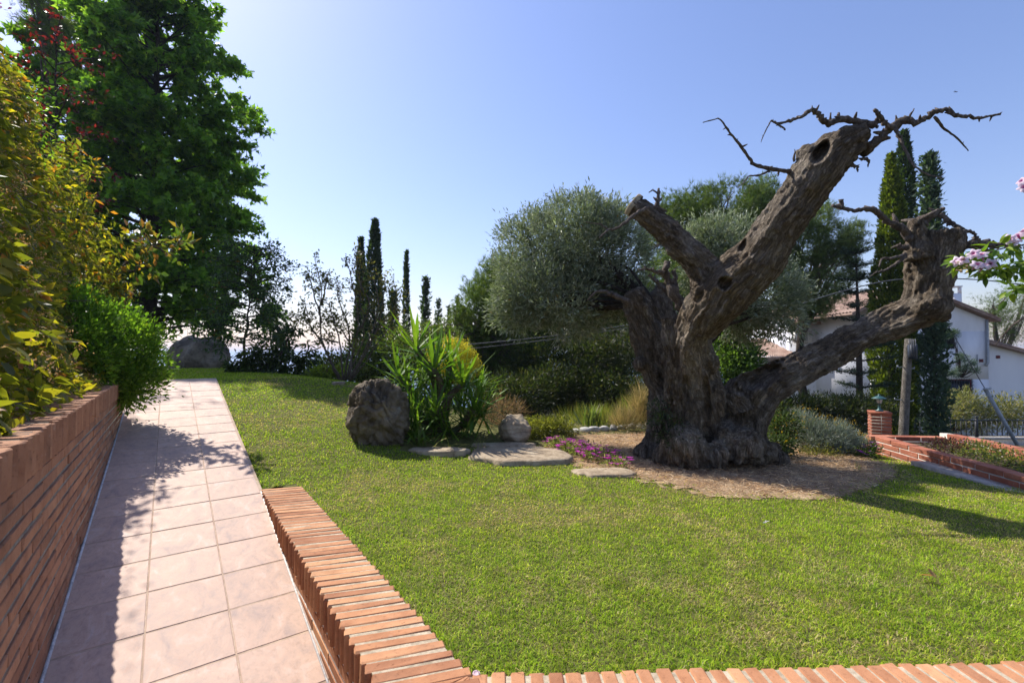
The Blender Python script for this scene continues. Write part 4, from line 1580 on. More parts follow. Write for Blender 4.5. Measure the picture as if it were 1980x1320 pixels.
GB = [(.10, .19, .02), (.14, .24, .025), (.065, .13, .016), (.20, .29, .035)]
def stb(s, t, z, rs, rt, rz):
    x, y = xy(s, t)
    return (A([x, y, z]), ((rs + rt) / 2, (rs + rt) / 2, rz))
bush('rounded_shrub', 'bright green rounded shrub hanging over the end of the brick wall', [stb(1.95, -1.0, .98, .46, .42, .44), stb(1.55, -1.25, 1.05, .4, .4, .42), stb(2.35, -1.25, 1.1, .4, .4, .42), stb(1.7, -1.3, 1.3, .3, .3, .3), stb(1.85, -.85, .72, .3, .25, .2)], 1300, .045, 28, T_OVAL, (.028, .05), GB, (4, 3, 3, 1.5), upw=.3, lift=.5, shell=.25)

# magnolia twig reaching out from behind the hedge
ZM = (0, 400, 2.868)
stem_shrub('magnolia', 'bronze tinged big leaved branch reaching out behind the hedge', [([(480, 520), (600, 400), (740, 290), (850, 215), (960, 180)], 0), ([(660, 350), (740, 240), (790, 110)], .1), ([(640, 380), (760, 340), (860, 330)], -.1), ([(560, 440), (660, 440), (740, 520)], 0), ([(850, 215), (940, 250), (1010, 170)], 0)],
           ZM, 5.2, .012, 8, T_OVAL, (.08, .13), [(.11, .13, .025), (.20, .13, .03), (.06, .10, .02), (.26, .12, .03)], (4, 3, 4, 1), 'leaf', 'bark_twig', spread=.08, cat='magnolia', droop=.3)

# ------------------------------------------------------------------ pines
PN = [(.11, .16, .035), (.08, .125, .03), (.16, .20, .045), (.055, .09, .024)]
def pine(name, label, base, blobs, k, per, cols=PN, wts=(4, 3, 2, 3), trunk=.16, rad=.055, ln=(.09, .16), dead=0, tr_top=None):
    base = A(base)
    root = thing(name, label, 'pine tree', tuple(base))
    top = A(tr_top) if tr_top is not None else A(blobs[0][0])
    mb = MB()
    S = spline(A([base, base * .6 + top * .4 + R.normal(size=3) * .12, base * .25 + top * .75 + R.normal(size=3) * .1, top]), 18) - base
    mb.tube(S, np.linspace(trunk, trunk * .25, 18), 9)
    mb.build('trunk', M['bark_dark'], root, True)
    mb = MB()
    for c, r in blobs:
        j = R.integers(8, 16)
        cc_ = A(c) - base
        for _ in range(9):
            e = cc_ + rand_dir(1)[0] * A(r) * .85
            mb.tube(spline(A([S[j], (S[j] + cc_) / 2 + R.normal(size=3) * .12, cc_ * .6 + e * .4, e]), 10), np.linspace(.045, .006, 10), 4, False)
    for _ in range(dead):
        j = R.integers(3, 16)
        e = S[j] + nrm(rand_dir(1)[0] * A([1, 1, .35])) * R.uniform(.5, 1.6)
        q = spline(A([S[j], (S[j] + e) / 2 + R.normal(size=3) * .1, e]), 8)
        mb.tube(q, np.linspace(.02, .004, 8), 4, False)
        for _ in range(4):
            i = R.integers(3, 8)
            mb.tube(A([q[i], q[i] + rand_dir(1)[0] * R.uniform(.1, .35)]), [.006, .002], 3, False)
    mb.build('limbs', M['bark_twig'], root, True)['kind'] = 'stuff'
    C, D = clumps(blobs, k, .01, 1, .28, .45, 1.5)
    n = len(C)
    # each clump point carries a few tufts, each tuft a spray of needles
    tufts = np.repeat(C, 4, 0) + R.normal(size=(n * 4, 3)) * rad * 1.6
    td = nrm(np.repeat(nrm(D), 4, 0) + rand_dir(n * 4) * .6 + A([0, 0, .5]))
    cc_ = mixcol(n * 4, cols, wts)
    m = len(tufts)
    nd = np.repeat(td, per, 0) + rand_dir(m * per) * .62
    CC = np.repeat(tufts, per, 0) + R.normal(size=(m * per, 3)) * .014
    N = len(CC)
    link('crown', leaf_mesh('crown', [leaves(CC - base, nd, R.uniform(*ln, N), T_NEEDLE, np.repeat(cc_, per, 0), upw=.2, W=R.uniform(.007, .013, N))], M['needle']), root)
    return root


pine('pine_tree', 'dark pine with dead inner branches behind the yucca', base_at(985, 11.0), [blob(930, 610, 11, 50, 65, .8), blob(975, 560, 11.3, 50, 60, .8), blob(1010, 640, 11, 70, 50, .9), blob(940, 690, 11, 45, 35, .6), blob(1040, 580, 11.4, 55, 55, .7), blob(900, 600, 11.2, 22, 35, .4), blob(1020, 720, 10.7, 45, 35, .5), blob(960, 640, 11.5, 60, 60, .6), blob(985, 770, 10.6, 60, 40, .5), blob(930, 750, 11.2, 50, 40, .5)], 5600, 10, dead=80)
pine('pine_tree', 'dark shaded pine behind the olive trunk', base_at(1185, 11.8), [blob(1100, 640, 11.6, 75, 45, .9), blob(1180, 640, 12, 70, 55, .9), blob(1120, 700, 11.5, 80, 45, .8), blob(1240, 600, 12.4, 60, 60, .9), blob(1150, 590, 12, 80, 50, .8), blob(1230, 690, 12, 55, 45, .7), blob(1290, 560, 12.6, 60, 70, .9), blob(1070, 700, 12.3, 80, 60, .6), blob(1110, 760, 11, 80, 40, .5), blob(1200, 760, 11.4, 60, 45, .5)], 6200, 10, dead=80, tr_top=at(1190, 600, 11.8))
pine('pine_tree', 'sunlit pine crown rising behind the sawn olive limb', base_at(1400, 14), [blob(1330, 420, 14, 60, 50, 1.0), blob(1400, 400, 14, 70, 45, 1.1), blob(1470, 405, 14.2, 60, 50, 1.0), blob(1420, 460, 14, 95, 55, 1.1), blob(1280, 470, 13.8, 50, 60, .9), blob(1360, 520, 13.8, 90, 60, .9)], 6200, 9, ln=(.11, .2))
pine('pine_tree', 'pine with open crown between the olive limb and the cypresses', base_at(1590, 14.5), [blob(1540, 480, 14.5, 55, 75, 1.0), blob(1590, 450, 14.5, 50, 55, .9), blob(1640, 460, 14.5, 28, 38, .6), blob(1560, 560, 14.5, 60, 60, 1.0), blob(1610, 520, 14.6, 48, 60, .8)], 4600, 9, [(.12, .165, .055), (.09, .13, .045), (.16, .20, .065)], (3, 3, 2), ln=(.11, .19), dead=12)
pine('pine_tree', 'dark conifer top left above the plum tree', base_at(95, 15), [blob(95, 30, 15, 60, 60, 1), blob(60, -40, 15, 60, 60, 1), blob(130, 90, 15, 35, 60, .8)], 700, 9, ln=(.12, .2))
pine('pine_tree', 'pine behind the house on the right', base_at(1950, 30), [blob(1920, 590, 30, 40, 35, 1.5), blob(1960, 610, 30, 45, 55, 1.6), blob(1935, 650, 30, 40, 40, 1.4), blob(1990, 570, 30, 35, 30, 1.2)], 900, 8, ln=(.22, .34), rad=.12, trunk=.25)


# ------------------------------------------------------------------ cypresses and other columns
def cypress(label, u, vt, d, rpx, cols, n, prof=((0, .55), (.15, .9), (.4, 1), (.7, .72), (.9, .32), (1, .03)), size=(.09, .17), rag=.12, name='cypress_tree', group=None, lumps=5.0, dx=0.0, W=.42):
    base = base_at(u, d)
    top = at(u, vt, d)
    base[0] = top[0] + dx
    H = top[2] - base[2]
    r0 = px(rpx, d) * offax(u)
    root = thing(name, label, 'cypress', tuple(base), group)
    mb = MB()
    mb.tube(A([[0, 0, 0], [0, 0, H * .5], [-dx, 0, H * .95]]), [r0 * .22, r0 * .14, .01], 7)
    mb.build('trunk', M['bark_dark'], root, True)
    z = R.random(n) ** .9
    az = R.uniform(0, 2 * math.pi, n)
    rr = np.interp(z, [p[0] for p in prof], [p[1] for p in prof]) * r0
    bump_ = fbm(np.stack([np.cos(az) * 1.6, np.sin(az) * 1.6, z * H * lumps / 2.5 + u], 1), 3, int(u)) - .5
    q = np.clip(1 - np.abs(R.normal(size=n)) * .16, .3, 1.1)
    rr = rr * (1 + bump_ * 1.1) * q + R.normal(size=n) * rag * .15
    C = np.stack([np.cos(az) * rr - dx * z, np.sin(az) * rr, z * H * .985], 1)
    D = np.stack([np.cos(az) * .55, np.sin(az) * .55, np.ones(n)], 1) + R.normal(size=(n, 3)) * (.25 + rag)
    S_ = R.uniform(*size, n) * (d / 14) ** .6
    tv = T_OVAL[0] * A([1, W / .24 * .5, 1])
    link('crown', leaf_mesh('crown', [leaves(C, D, S_, (tv, T_OVAL[1]), mixcol(n, cols), upw=.2)], M['needle']), root)
    return root


CB = [(.13, .165, .018), (.09, .125, .014), (.17, .20, .024), (.06, .09, .012)]
CD = [(.035, .06, .02), (.05, .08, .025), (.025, .045, .016)]
CG = [(.06, .095, .06), (.045, .075, .045), (.08, .115, .07)]
cypress('bright yellow green cypress column left of the pair on the right', 1723, 292, 14, 44, CB, 22000, lumps=4.5, dx=-.12)
cypress('tall thin dark cypress rising behind the bright green one', 1748, 246, 17, 19, CD, 12000, prof=((0, .6), (.2, .9), (.6, 1), (.85, .75), (.95, .45), (1, .05)))
cypress('loose ragged bluish cypress behind the upright olive stump', 1797, 292, 13, 21, CG, 9000, prof=((0, .9), (.3, 1), (.6, .8), (.8, .55), (.93, .4), (1, .1)), rag=.55, size=(.10, .2))
cypress('tallest dark cypress behind the sparse shrub', 725, 420, 20, 20, CD, 9000, prof=((0, .8), (.3, 1), (.6, .9), (.8, .6), (.93, .35), (1, .05)))
cypress('slim dark cypress just left of the tallest one', 698, 456, 20.5, 14, CD, 6000, prof=((0, .9), (.4, 1), (.7, .55), (.9, .35), (1, .05)))
cypress('needle thin cypress right of the sparse shrub', 786, 480, 26, 7, CD, 3500)
cypress('small pointed conifer above the yucca', 823, 533, 27, 16, CD, 2600, rag=.5, size=(.12, .22), prof=((0, 1), (.5, .6), (.8, .3), (1, .03)))
cypress('tiny far conifer tip right of the small pointed one', 848, 575, 30, 17, CD, 1800, rag=.5, prof=((0, 1), (.5, .6), (.8, .3), (1, .03)))
cypress('thin far cypress just left of the dark pine', 885, 566, 30, 5, CD, 1600)
cypress('short far cypress tip between two far conifers', 868, 588, 29, 6, CD, 1500)
cypress('dark conifer low beside the left of the yucca', 760, 560, 24, 24, CD, 2600, rag=.5, size=(.12, .22), prof=((0, 1), (.5, .7), (.8, .35), (1, .03)))


def tiered(label, u, vt, d, rpx, cols, tiers, n_per, vb=None, name='conifer_tree'):
    base = base_at(u, d)
    top = at(u, vt, d)
    base[0] = top[0]
    H = top[2] - base[2]
    root = thing(name, label, 'conifer', tuple(base))
    mb = MB()
    mb.tube(A([[0, 0, 0], [.03, 0, H * .5], [0, 0, H]]), [.11, .07, .01], 8)
    mb.build('trunk', M['bark_dark'], root, True)
    mb = MB()
    Cs, Ds = [], []
    for i in range(tiers):
        f = (i + .5) / tiers
        z = H * (.12 + .88 * f)
        L = px(rpx, d) * (1.05 - .82 * f) * R.uniform(.6, 1.15)
        for a in range(4):
            az = R.uniform(0, 6.28)
            h = A([math.cos(az), math.sin(az), 0])
            q = spline(A([[0, 0, z], h * L * .5 + A([0, 0, z + .06]), h * L + A([0, 0, z + .12])]), 8)
            mb.tube(q, np.linspace(.022, .005, 8), 4, False)
            m = n_per
            w = R.random(m) ** .6
            p = A([np.interp(w, np.linspace(0, 1, 8), q[:, j]) for j in range(3)]).T
            Cs.append(p + R.normal(size=(m, 3)) * A([.08, .08, .035]))
            Ds.append(h + rand_dir(m) * A([.9, .9, .5]) + A([0, 0, .35]))
    mb.build('limbs', M['bark_dark'], root, True)['kind'] = 'stuff'
    C, D = np.concatenate(Cs), np.concatenate(Ds)
    n = len(C)
    link('crown', leaf_mesh('crown', [leaves(C, D, R.uniform(.07, .13, n), T_NEEDLE, mixcol(n, cols), upw=.3, W=R.uniform(.014, .03, n))], M['needle']), root)
    return root


tiered('dark open conifer with layered branches left of the bright cypress', 1655, 478, 12.5, 85, [(.035, .055, .035), (.05, .075, .05), (.025, .04, .025)], 15, 130)
bush('blue_conifer', 'blue grey conifer branches in front of the white house wall', [blob(1858, 690, 14, 16, 4, .12), blob(1875, 700, 14, 15, 4, .12), blob(1862, 712, 14, 18, 4, .12), blob(1884, 716, 14, 12, 3, .1), blob(1845, 722, 14, 14, 4, .12), blob(1842, 645, 14, 14, 6, .15)], 150, .03, 16, T_NEEDLE, (.06, .10), [(.13, .18, .15), (.09, .13, .11)], W=(.01, .018), mat='needle', lift=.1, cat='conifer')

# ------------------------------------------------------------------ shrubs and undergrowth behind the bed
UG = [(.026, .038, .014), (.036, .05, .016), (.018, .028, .010), (.055, .055, .022)]  # undergrowth greens, darkened to carry the shade of the pines in their colour
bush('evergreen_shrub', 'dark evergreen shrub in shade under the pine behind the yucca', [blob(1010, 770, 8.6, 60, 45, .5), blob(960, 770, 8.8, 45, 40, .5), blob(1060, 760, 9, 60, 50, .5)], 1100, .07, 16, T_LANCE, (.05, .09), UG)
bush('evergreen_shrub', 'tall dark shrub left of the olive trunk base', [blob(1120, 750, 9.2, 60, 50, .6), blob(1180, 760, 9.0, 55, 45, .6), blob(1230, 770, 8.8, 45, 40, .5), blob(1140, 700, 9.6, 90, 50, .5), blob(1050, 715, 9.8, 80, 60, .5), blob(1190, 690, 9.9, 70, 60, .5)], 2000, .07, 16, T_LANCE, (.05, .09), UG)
bush('evergreen_shrub', 'green leafy shrub seen between the trunk and the low olive limb', [blob(1420, 700, 8.5, 45, 45, .5), blob(1400, 640, 8.8, 38, 50, .5), blob(1440, 760, 8.3, 40, 40, .4)], 900, .07, 16, T_OVAL, (.05, .09), [(.075, .13, .03), (.10, .16, .035), (.05, .09, .022)])
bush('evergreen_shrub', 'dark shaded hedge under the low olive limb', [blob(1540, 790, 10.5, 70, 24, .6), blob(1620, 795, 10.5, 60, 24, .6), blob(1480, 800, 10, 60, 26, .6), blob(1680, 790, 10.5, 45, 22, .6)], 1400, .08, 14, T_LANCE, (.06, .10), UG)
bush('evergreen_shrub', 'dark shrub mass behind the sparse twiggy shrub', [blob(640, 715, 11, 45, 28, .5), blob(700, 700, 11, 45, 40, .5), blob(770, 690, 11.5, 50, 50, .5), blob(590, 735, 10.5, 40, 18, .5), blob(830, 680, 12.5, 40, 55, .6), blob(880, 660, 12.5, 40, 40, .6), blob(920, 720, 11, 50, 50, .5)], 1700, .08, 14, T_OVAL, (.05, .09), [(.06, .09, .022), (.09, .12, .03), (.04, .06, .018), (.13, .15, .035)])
bush('yellow_green_shrub', 'low yellow green bush at the foot of the sparse shrub', [blob(620, 725, 8.7, 25, 12, .2), blob(655, 722, 8.7, 22, 14, .2)], 120, .05, 14, T_OVAL, (.04, .07), [(.20, .24, .03), (.14, .19, .03)])
bush('yellow_flowered_shrub', 'domed bright yellow flowering shrub behind the yucca', [blob(872, 690, 7.2, 42, 32, .3), blob(890, 705, 7.2, 36, 30, .28)], 700, .03, 16, T_OVAL, (.02, .034), [(.62, .56, .03), (.52, .48, .03), (.42, .44, .04)], mat='petal', lift=.8, shell=.12)
bush('low_shrub', 'low olive green shrub sprawling over the tan rock', [blob(1040, 832, 5.6, 42, 20, .2), blob(1075, 828, 5.7, 34, 18, .2), blob(1020, 845, 5.5, 22, 14, .15)], 600, .03, 16, T_OVAL, (.02, .036), [(.14, .14, .03), (.10, .115, .025), (.18, .17, .04)], cat='shrub')
bush('straw_grass', 'pale dry grass tuft left of the olive trunk', [blob(1238, 795, 6.6, 18, 36, .12), blob(1205, 815, 6.5, 26, 14, .12)], 170, .03, 16, T_NEEDLE, (.12, .26), [(.42, .34, .18), (.34, .29, .14), (.22, .22, .08)], W=(.003, .006), mat='leaf_dry', lift=1.6, cat='dry grass', stems=0)
bush('wild_grass', 'green and yellow wild grass behind the row of pale stones', [blob(1150, 815, 7.2, 70, 14, .25), blob(1225, 800, 7.0, 30, 18, .2)], 260, .04, 14, T_NEEDLE, (.12, .24), [(.16, .18, .04), (.22, .20, .06), (.10, .13, .03)], W=(.004, .007), mat='leaf', lift=1.8, cat='grass', stems=0)
bush('dry_twigs', 'brownish dry undergrowth between the yucca and the tan rock', [blob(945, 830, 6.0, 30, 30, .2), blob(975, 800, 6.3, 35, 25, .2)], 220, .05, 12, T_NEEDLE, (.06, .14), [(.20, .14, .09), (.28, .20, .12), (.14, .12, .05)], W=(.004, .008), mat='leaf_dry', lift=.6, cat='undergrowth', stems=8)
bush('creeper', 'dark green creeper climbing the left foot of the olive trunk', [blob(1290, 830, 4.34, 38, 30, .06), blob(1275, 800, 4.45, 22, 30, .06), blob(1310, 855, 4.25, 32, 18, .05)], 120, .025, 9, T_OVAL, (.02, .035), [(.03, .05, .022), (.045, .065, .03), (.06, .08, .035)], cat='creeper', stems=3)

# silvery shrub with yellow flower heads
SV = [(.20, .235, .20), (.15, .18, .15), (.26, .29, .25)]
o = bush('silver_shrub', 'silver grey shrub with yellow flower heads right of the olive base', [blob(1600, 845, 5.6, 62, 30, .25), blob(1550, 830, 5.8, 34, 32, .22), blob(1650, 862, 5.6, 32, 20, .2)], 620, .03, 16, T_NEEDLE, (.05, .09), SV, W=(.004, .008), mat='leaf_silver', lift=.9)
C, D = clumps([blob(1600, 832, 5.6, 64, 26, .2), blob(1555, 808, 5.8, 32, 20, .2), blob(1650, 852, 5.6, 30, 16, .2), blob(1500, 815, 5.4, 20, 16, .1)], 240, .02, 6, .02)
k = (D[:, 2] > .25) & (D[:, 1] < .7)
C, D = C[k], D[k]
link('flower_heads', leaf_mesh('flower_heads', [leaves(C - A(o.location), D + A([0, 0, 1]), R.uniform(.012, .02, len(C)), T_OVAL, mixcol(len(C), [(.62, .42, .02), (.50, .36, .02)]), upw=.8)], M['petal']), o)['kind'] = 'stuff'
bush('green_shrub', 'dark green shrub with orange yellow flowers beside the olive base', [blob(1515, 830, 5.2, 30, 34, .15), blob(1510, 865, 5.0, 30, 22, .12)], 260, .03, 14, T_OVAL, (.025, .04), [(.05, .075, .03), (.075, .10, .045), (.03, .05, .02), (.45, .28, .02)], (5, 4, 4, .4))
bush('ground_cover', 'brown green low plants under the silver shrub', [blob(1580, 880, 5.35, 55, 14, .2), blob(1640, 882, 5.5, 35, 10, .2)], 260, .03, 12, T_OVAL, (.018, .03), [(.10, .095, .03), (.07, .075, .022), (.15, .14, .035)], cat='ground cover')
def daisies(name, label, blobs, k, cols, fcols, fsize, leafc, dens=5):
    o = bush(name, label, blobs, k, .022, 14, T_LANCE, (.03, .05), leafc, lift=.5, cat='flowers', stems=2)
    C, D = clumps([(A(c) + A([0, 0, .03]), r) for c, r in blobs], dens, .012, 1, .02)
    m = (D[:, 2] > -.1)
    C, D = C[m], D[m]
    parts = []
    for j in range(9):
        a = j / 9 * 2 * math.pi + R.normal(size=len(C)) * .1
        dd_ = np.stack([np.cos(a), np.sin(a), np.full(len(C), .28)], 1)
        parts.append(leaves(C, dd_, fsize, T_LANCE, mixcol(len(C), fcols, None, .12), upw=.9))
    parts = [(v - A(o.location), f, c) for v, f, c in parts]
    link('flower_heads', leaf_mesh('flower_heads', parts, M['petal']), o)['kind'] = 'stuff'
    return o
MG = [(.62, .05, .48), (.52, .035, .42), (.70, .10, .55)]
def blobg(u, v, rx, ry, rz):
    p = gpt(u, v)
    return (p + A([0, 0, rz * .5]), (rx, ry, rz))


daisies('ice_plant', 'magenta daisy flowered ground cover at the edge of the bed', [blobg(1080, 866, .15, .14, .05), blobg(1115, 876, .2, .16, .06), blobg(1155, 888, .2, .14, .055), blobg(1192, 902, .12, .08, .04)], 190, MG, MG, .027, [(.11, .15, .05), (.16, .19, .06), (.22, .21, .09)], 380)
daisies('purple_flowers', 'small purple flowers beside the brick pillar', [blob(1685, 872, 5.4, 16, 9, .08), blob(1672, 880, 5.3, 12, 5, .06)], 40, MG, [(.28, .02, .40), (.35, .03, .45)], .024, [(.05, .09, .02)], 46)

# ------------------------------------------------------------------ yucca, each leaf a part
def blade_mesh(name, L, w, bend, mat, cols, n=9, fold=.22, tipw=.04):
    t = np.linspace(0, 1, n)
    wd = w * np.interp(t, [0, .12, .45, .8, 1], [.75, .7, 1, .62, tipw])
    x = L * t * (1 - .10 * bend * t)
    z = -L * bend * t ** 2.2
    V = np.concatenate([np.stack([x, wd / 2, z + fold * wd / 2], 1), np.stack([x, x * 0, z], 1), np.stack([x, -wd / 2, z + fold * wd / 2], 1)])
    a = np.arange(n - 1)
    F = np.concatenate([np.stack([a, a + n, a + n + 1, a + 1], 1), np.stack([a + n, a + 2 * n, a + 2 * n + 1, a + n + 1], 1)])
    c = A(cols)
    col = c[None] * (1 + .25 * (t[:, None] - .5))
    return mesh_np(name, V, F, mat, col=np.tile(col, (3, 1)), sm=True)


YC = [(.10, .19, .025), (.13, .23, .03), (.075, .15, .02), (.16, .25, .035), (.085, .17, .03)]
ylv = [blade_mesh('leaf', R.uniform(.34, .52), R.uniform(.033, .044), R.uniform(-.06, .12), M['yucca'], YC[i % 5]) for i in range(14)]
yb = gpt(845, 852)
yb = A([yb[0], yb[1] + .45, yb[2]])
yucca = thing('yucca', 'large many headed green yucca with sword leaves beside the boulder', 'yucca', tuple(yb))
heads = [(805, 672, 5.5, .50, 1.0), (838, 712, 5.2, .46, .95), (895, 742, 5.25, .46, 1.0), (790, 745, 5.45, .42, .9), (870, 700, 5.6, .45, .8), (842, 790, 5.05, .38, .9), (915, 790, 5.2, .4, .9), (800, 800, 5.2, .36, .85), (770, 725, 5.6, .4, .8)]
mb = MB()
for hi_, (u, v, d, _, _) in enumerate(heads):
    h = at(u, v, d)
    q = spline(A([yb + A([R.normal() * .1, R.normal() * .08, -.03]), (yb + h) / 2 + R.normal(size=3) * .05, h]), 8) - yb
    mb.tube(q, np.linspace(.05, .032, 8), 8)
mb.build('stems', M['bark_twig'], yucca, True)
bt_ = np.linspace(0, 1, 6)
bw_ = .062 * np.interp(bt_, [0, .12, .45, .8, 1], [.75, .7, 1, .62, .04])
T_BLADE = (np.concatenate([np.stack([bt_, bw_ / 2, -.12 * bt_ ** 2 + .1 * bw_], 1), np.stack([bt_, bt_ * 0, -.12 * bt_ ** 2], 1), np.stack([bt_, -bw_ / 2, -.12 * bt_ ** 2 + .1 * bw_], 1)]),
           np.concatenate([np.stack([np.arange(5) + o_, np.arange(5) + o_ + 6, np.arange(5) + o_ + 7, np.arange(5) + o_ + 1], 1) for o_ in (0, 6)]))
hs = []
for (u, v, d) in ((820, 740, 5.55), (860, 760, 5.45), (890, 790, 5.4), (835, 820, 5.2), (790, 780, 5.4), (905, 830, 5.3), (865, 830, 5.15), (780, 830, 5.25), (850, 690, 5.7), (925, 760, 5.5), (800, 840, 5.05), (930, 800, 5.3)):
    hs.append(at(u, v, d) - yb + R.normal(size=(46, 3)) * .03)
hs = np.concatenate(hs)
hd = nrm(rand_dir(len(hs)) + A([0, 0, .42]))
o = link('leaves', leaf_mesh('leaves', [leaves(hs, hd, R.uniform(.26, .46, len(hs)), T_BLADE, mixcol(len(hs), YC, None, .12), upw=.9)], M['yucca']), yucca)
o['kind'] = 'stuff'
for (u, v, d, L, k) in heads:
    h = at(u, v, d) - yb
    nlv = int(33 * k)
    for i in range(nlv):
        el = math.asin(np.clip(1 - ((i + .5) / nlv) ** 1.15 * 1.3, -.35, 1)) * .97
        az = i * 2.39996 + R.normal() * .15
        o = bpy.data.objects.new('leaf', ylv[R.integers(14)])
        dr = Vector((math.cos(az) * math.cos(el), math.sin(az) * math.cos(el), math.sin(el)))
        X = dr
        Z = Vector((0, 0, 1)) - X * X.z
        if Z.length < .05:
            Z = Vector((math.cos(az), math.sin(az), 0)) * -1
        Z.normalize()
        Y = Z.cross(X)
        sc_ = L / .46 * R.uniform(.85, 1.15)
        mt = Matrix((X, Y, Z)).transposed().to_4x4()
        o.matrix_local = Matrix.Translation(Vector(h + A(dr) * .02 - A([0, 0, .10 * (i / nlv)]))) @ mt @ Matrix.Scale(sc_, 4)
        COL.objects.link(o)
        o.parent = yucca


def strap_plant(name, label, u, v, d, n, L, w, bend, cols, spread, mat='yucca', cat='plant', up=.9):
    p = at(u, v, d)
    root = thing(name, label, cat, tuple(p))
    ms = [blade_mesh('leaf', R.uniform(L * .7, L * 1.1), R.uniform(w * .8, w * 1.2), R.uniform(*bend), M[mat], cols[i % len(cols)]) for i in range(8)]
    for i in range(n):
        az = R.uniform(0, 6.283)
        el = math.pi / 2 - abs(R.normal()) * spread
        X = Vector((math.cos(az) * math.cos(el), math.sin(az) * math.cos(el), math.sin(el)))
        Z = (Vector((0, 0, 1)) - X * X.z)
        Z = Z.normalized() if Z.length > .03 else Vector((1, 0, 0))
        o = bpy.data.objects.new('leaf', ms[R.integers(8)])
        o.matrix_local = Matrix.Translation((R.normal() * .05, R.normal() * .05, 0)) @ Matrix((X, Z.cross(X), Z)).transposed().to_4x4()
        COL.objects.link(o)
        o.parent = root
    return root


strap_plant('flax_plant', 'upright sword leaved clump behind the straw bed', 1142, 832, 6.6, 46, .42, .026, (.02, .3), [(.10, .14, .05), (.14, .18, .07), (.08, .11, .04), (.19, .19, .07)], .42)
strap_plant('lily_clump', 'low strap leaved clump between the boulder and the yucca', 815, 862, 4.75, 16, .24, .032, (.2, .7), [(.10, .16, .03), (.15, .20, .04), (.26, .26, .06)], .75)
strap_plant('lily_clump', 'small yellowing strap leaved tuft at the foot of the yucca', 872, 866, 4.75, 9, .22, .028, (.3, .9), [(.30, .28, .06), (.18, .22, .05)], .95)
strap_plant('grass_tuft', 'thin grass tuft beside the largest slab', 925, 868, 4.75, 22, .16, .004, (.1, .6), [(.13, .17, .04), (.22, .22, .08)], .6, 'leaf', 'grass')
strap_plant('grass_tuft', 'grass tuft in the straw between slab and trunk', 1250, 912, 4.45, 16, .14, .004, (.1, .6), [(.13, .17, .04), (.22, .22, .08)], .7, 'leaf', 'grass')
strap_plant('grass_tuft', 'single green grass tuft in the straw right of the trunk', 1652, 925, 4.5, 10, .17, .005, (.0, .4), [(.10, .17, .03), (.15, .2, .05)], .45, 'leaf', 'grass')

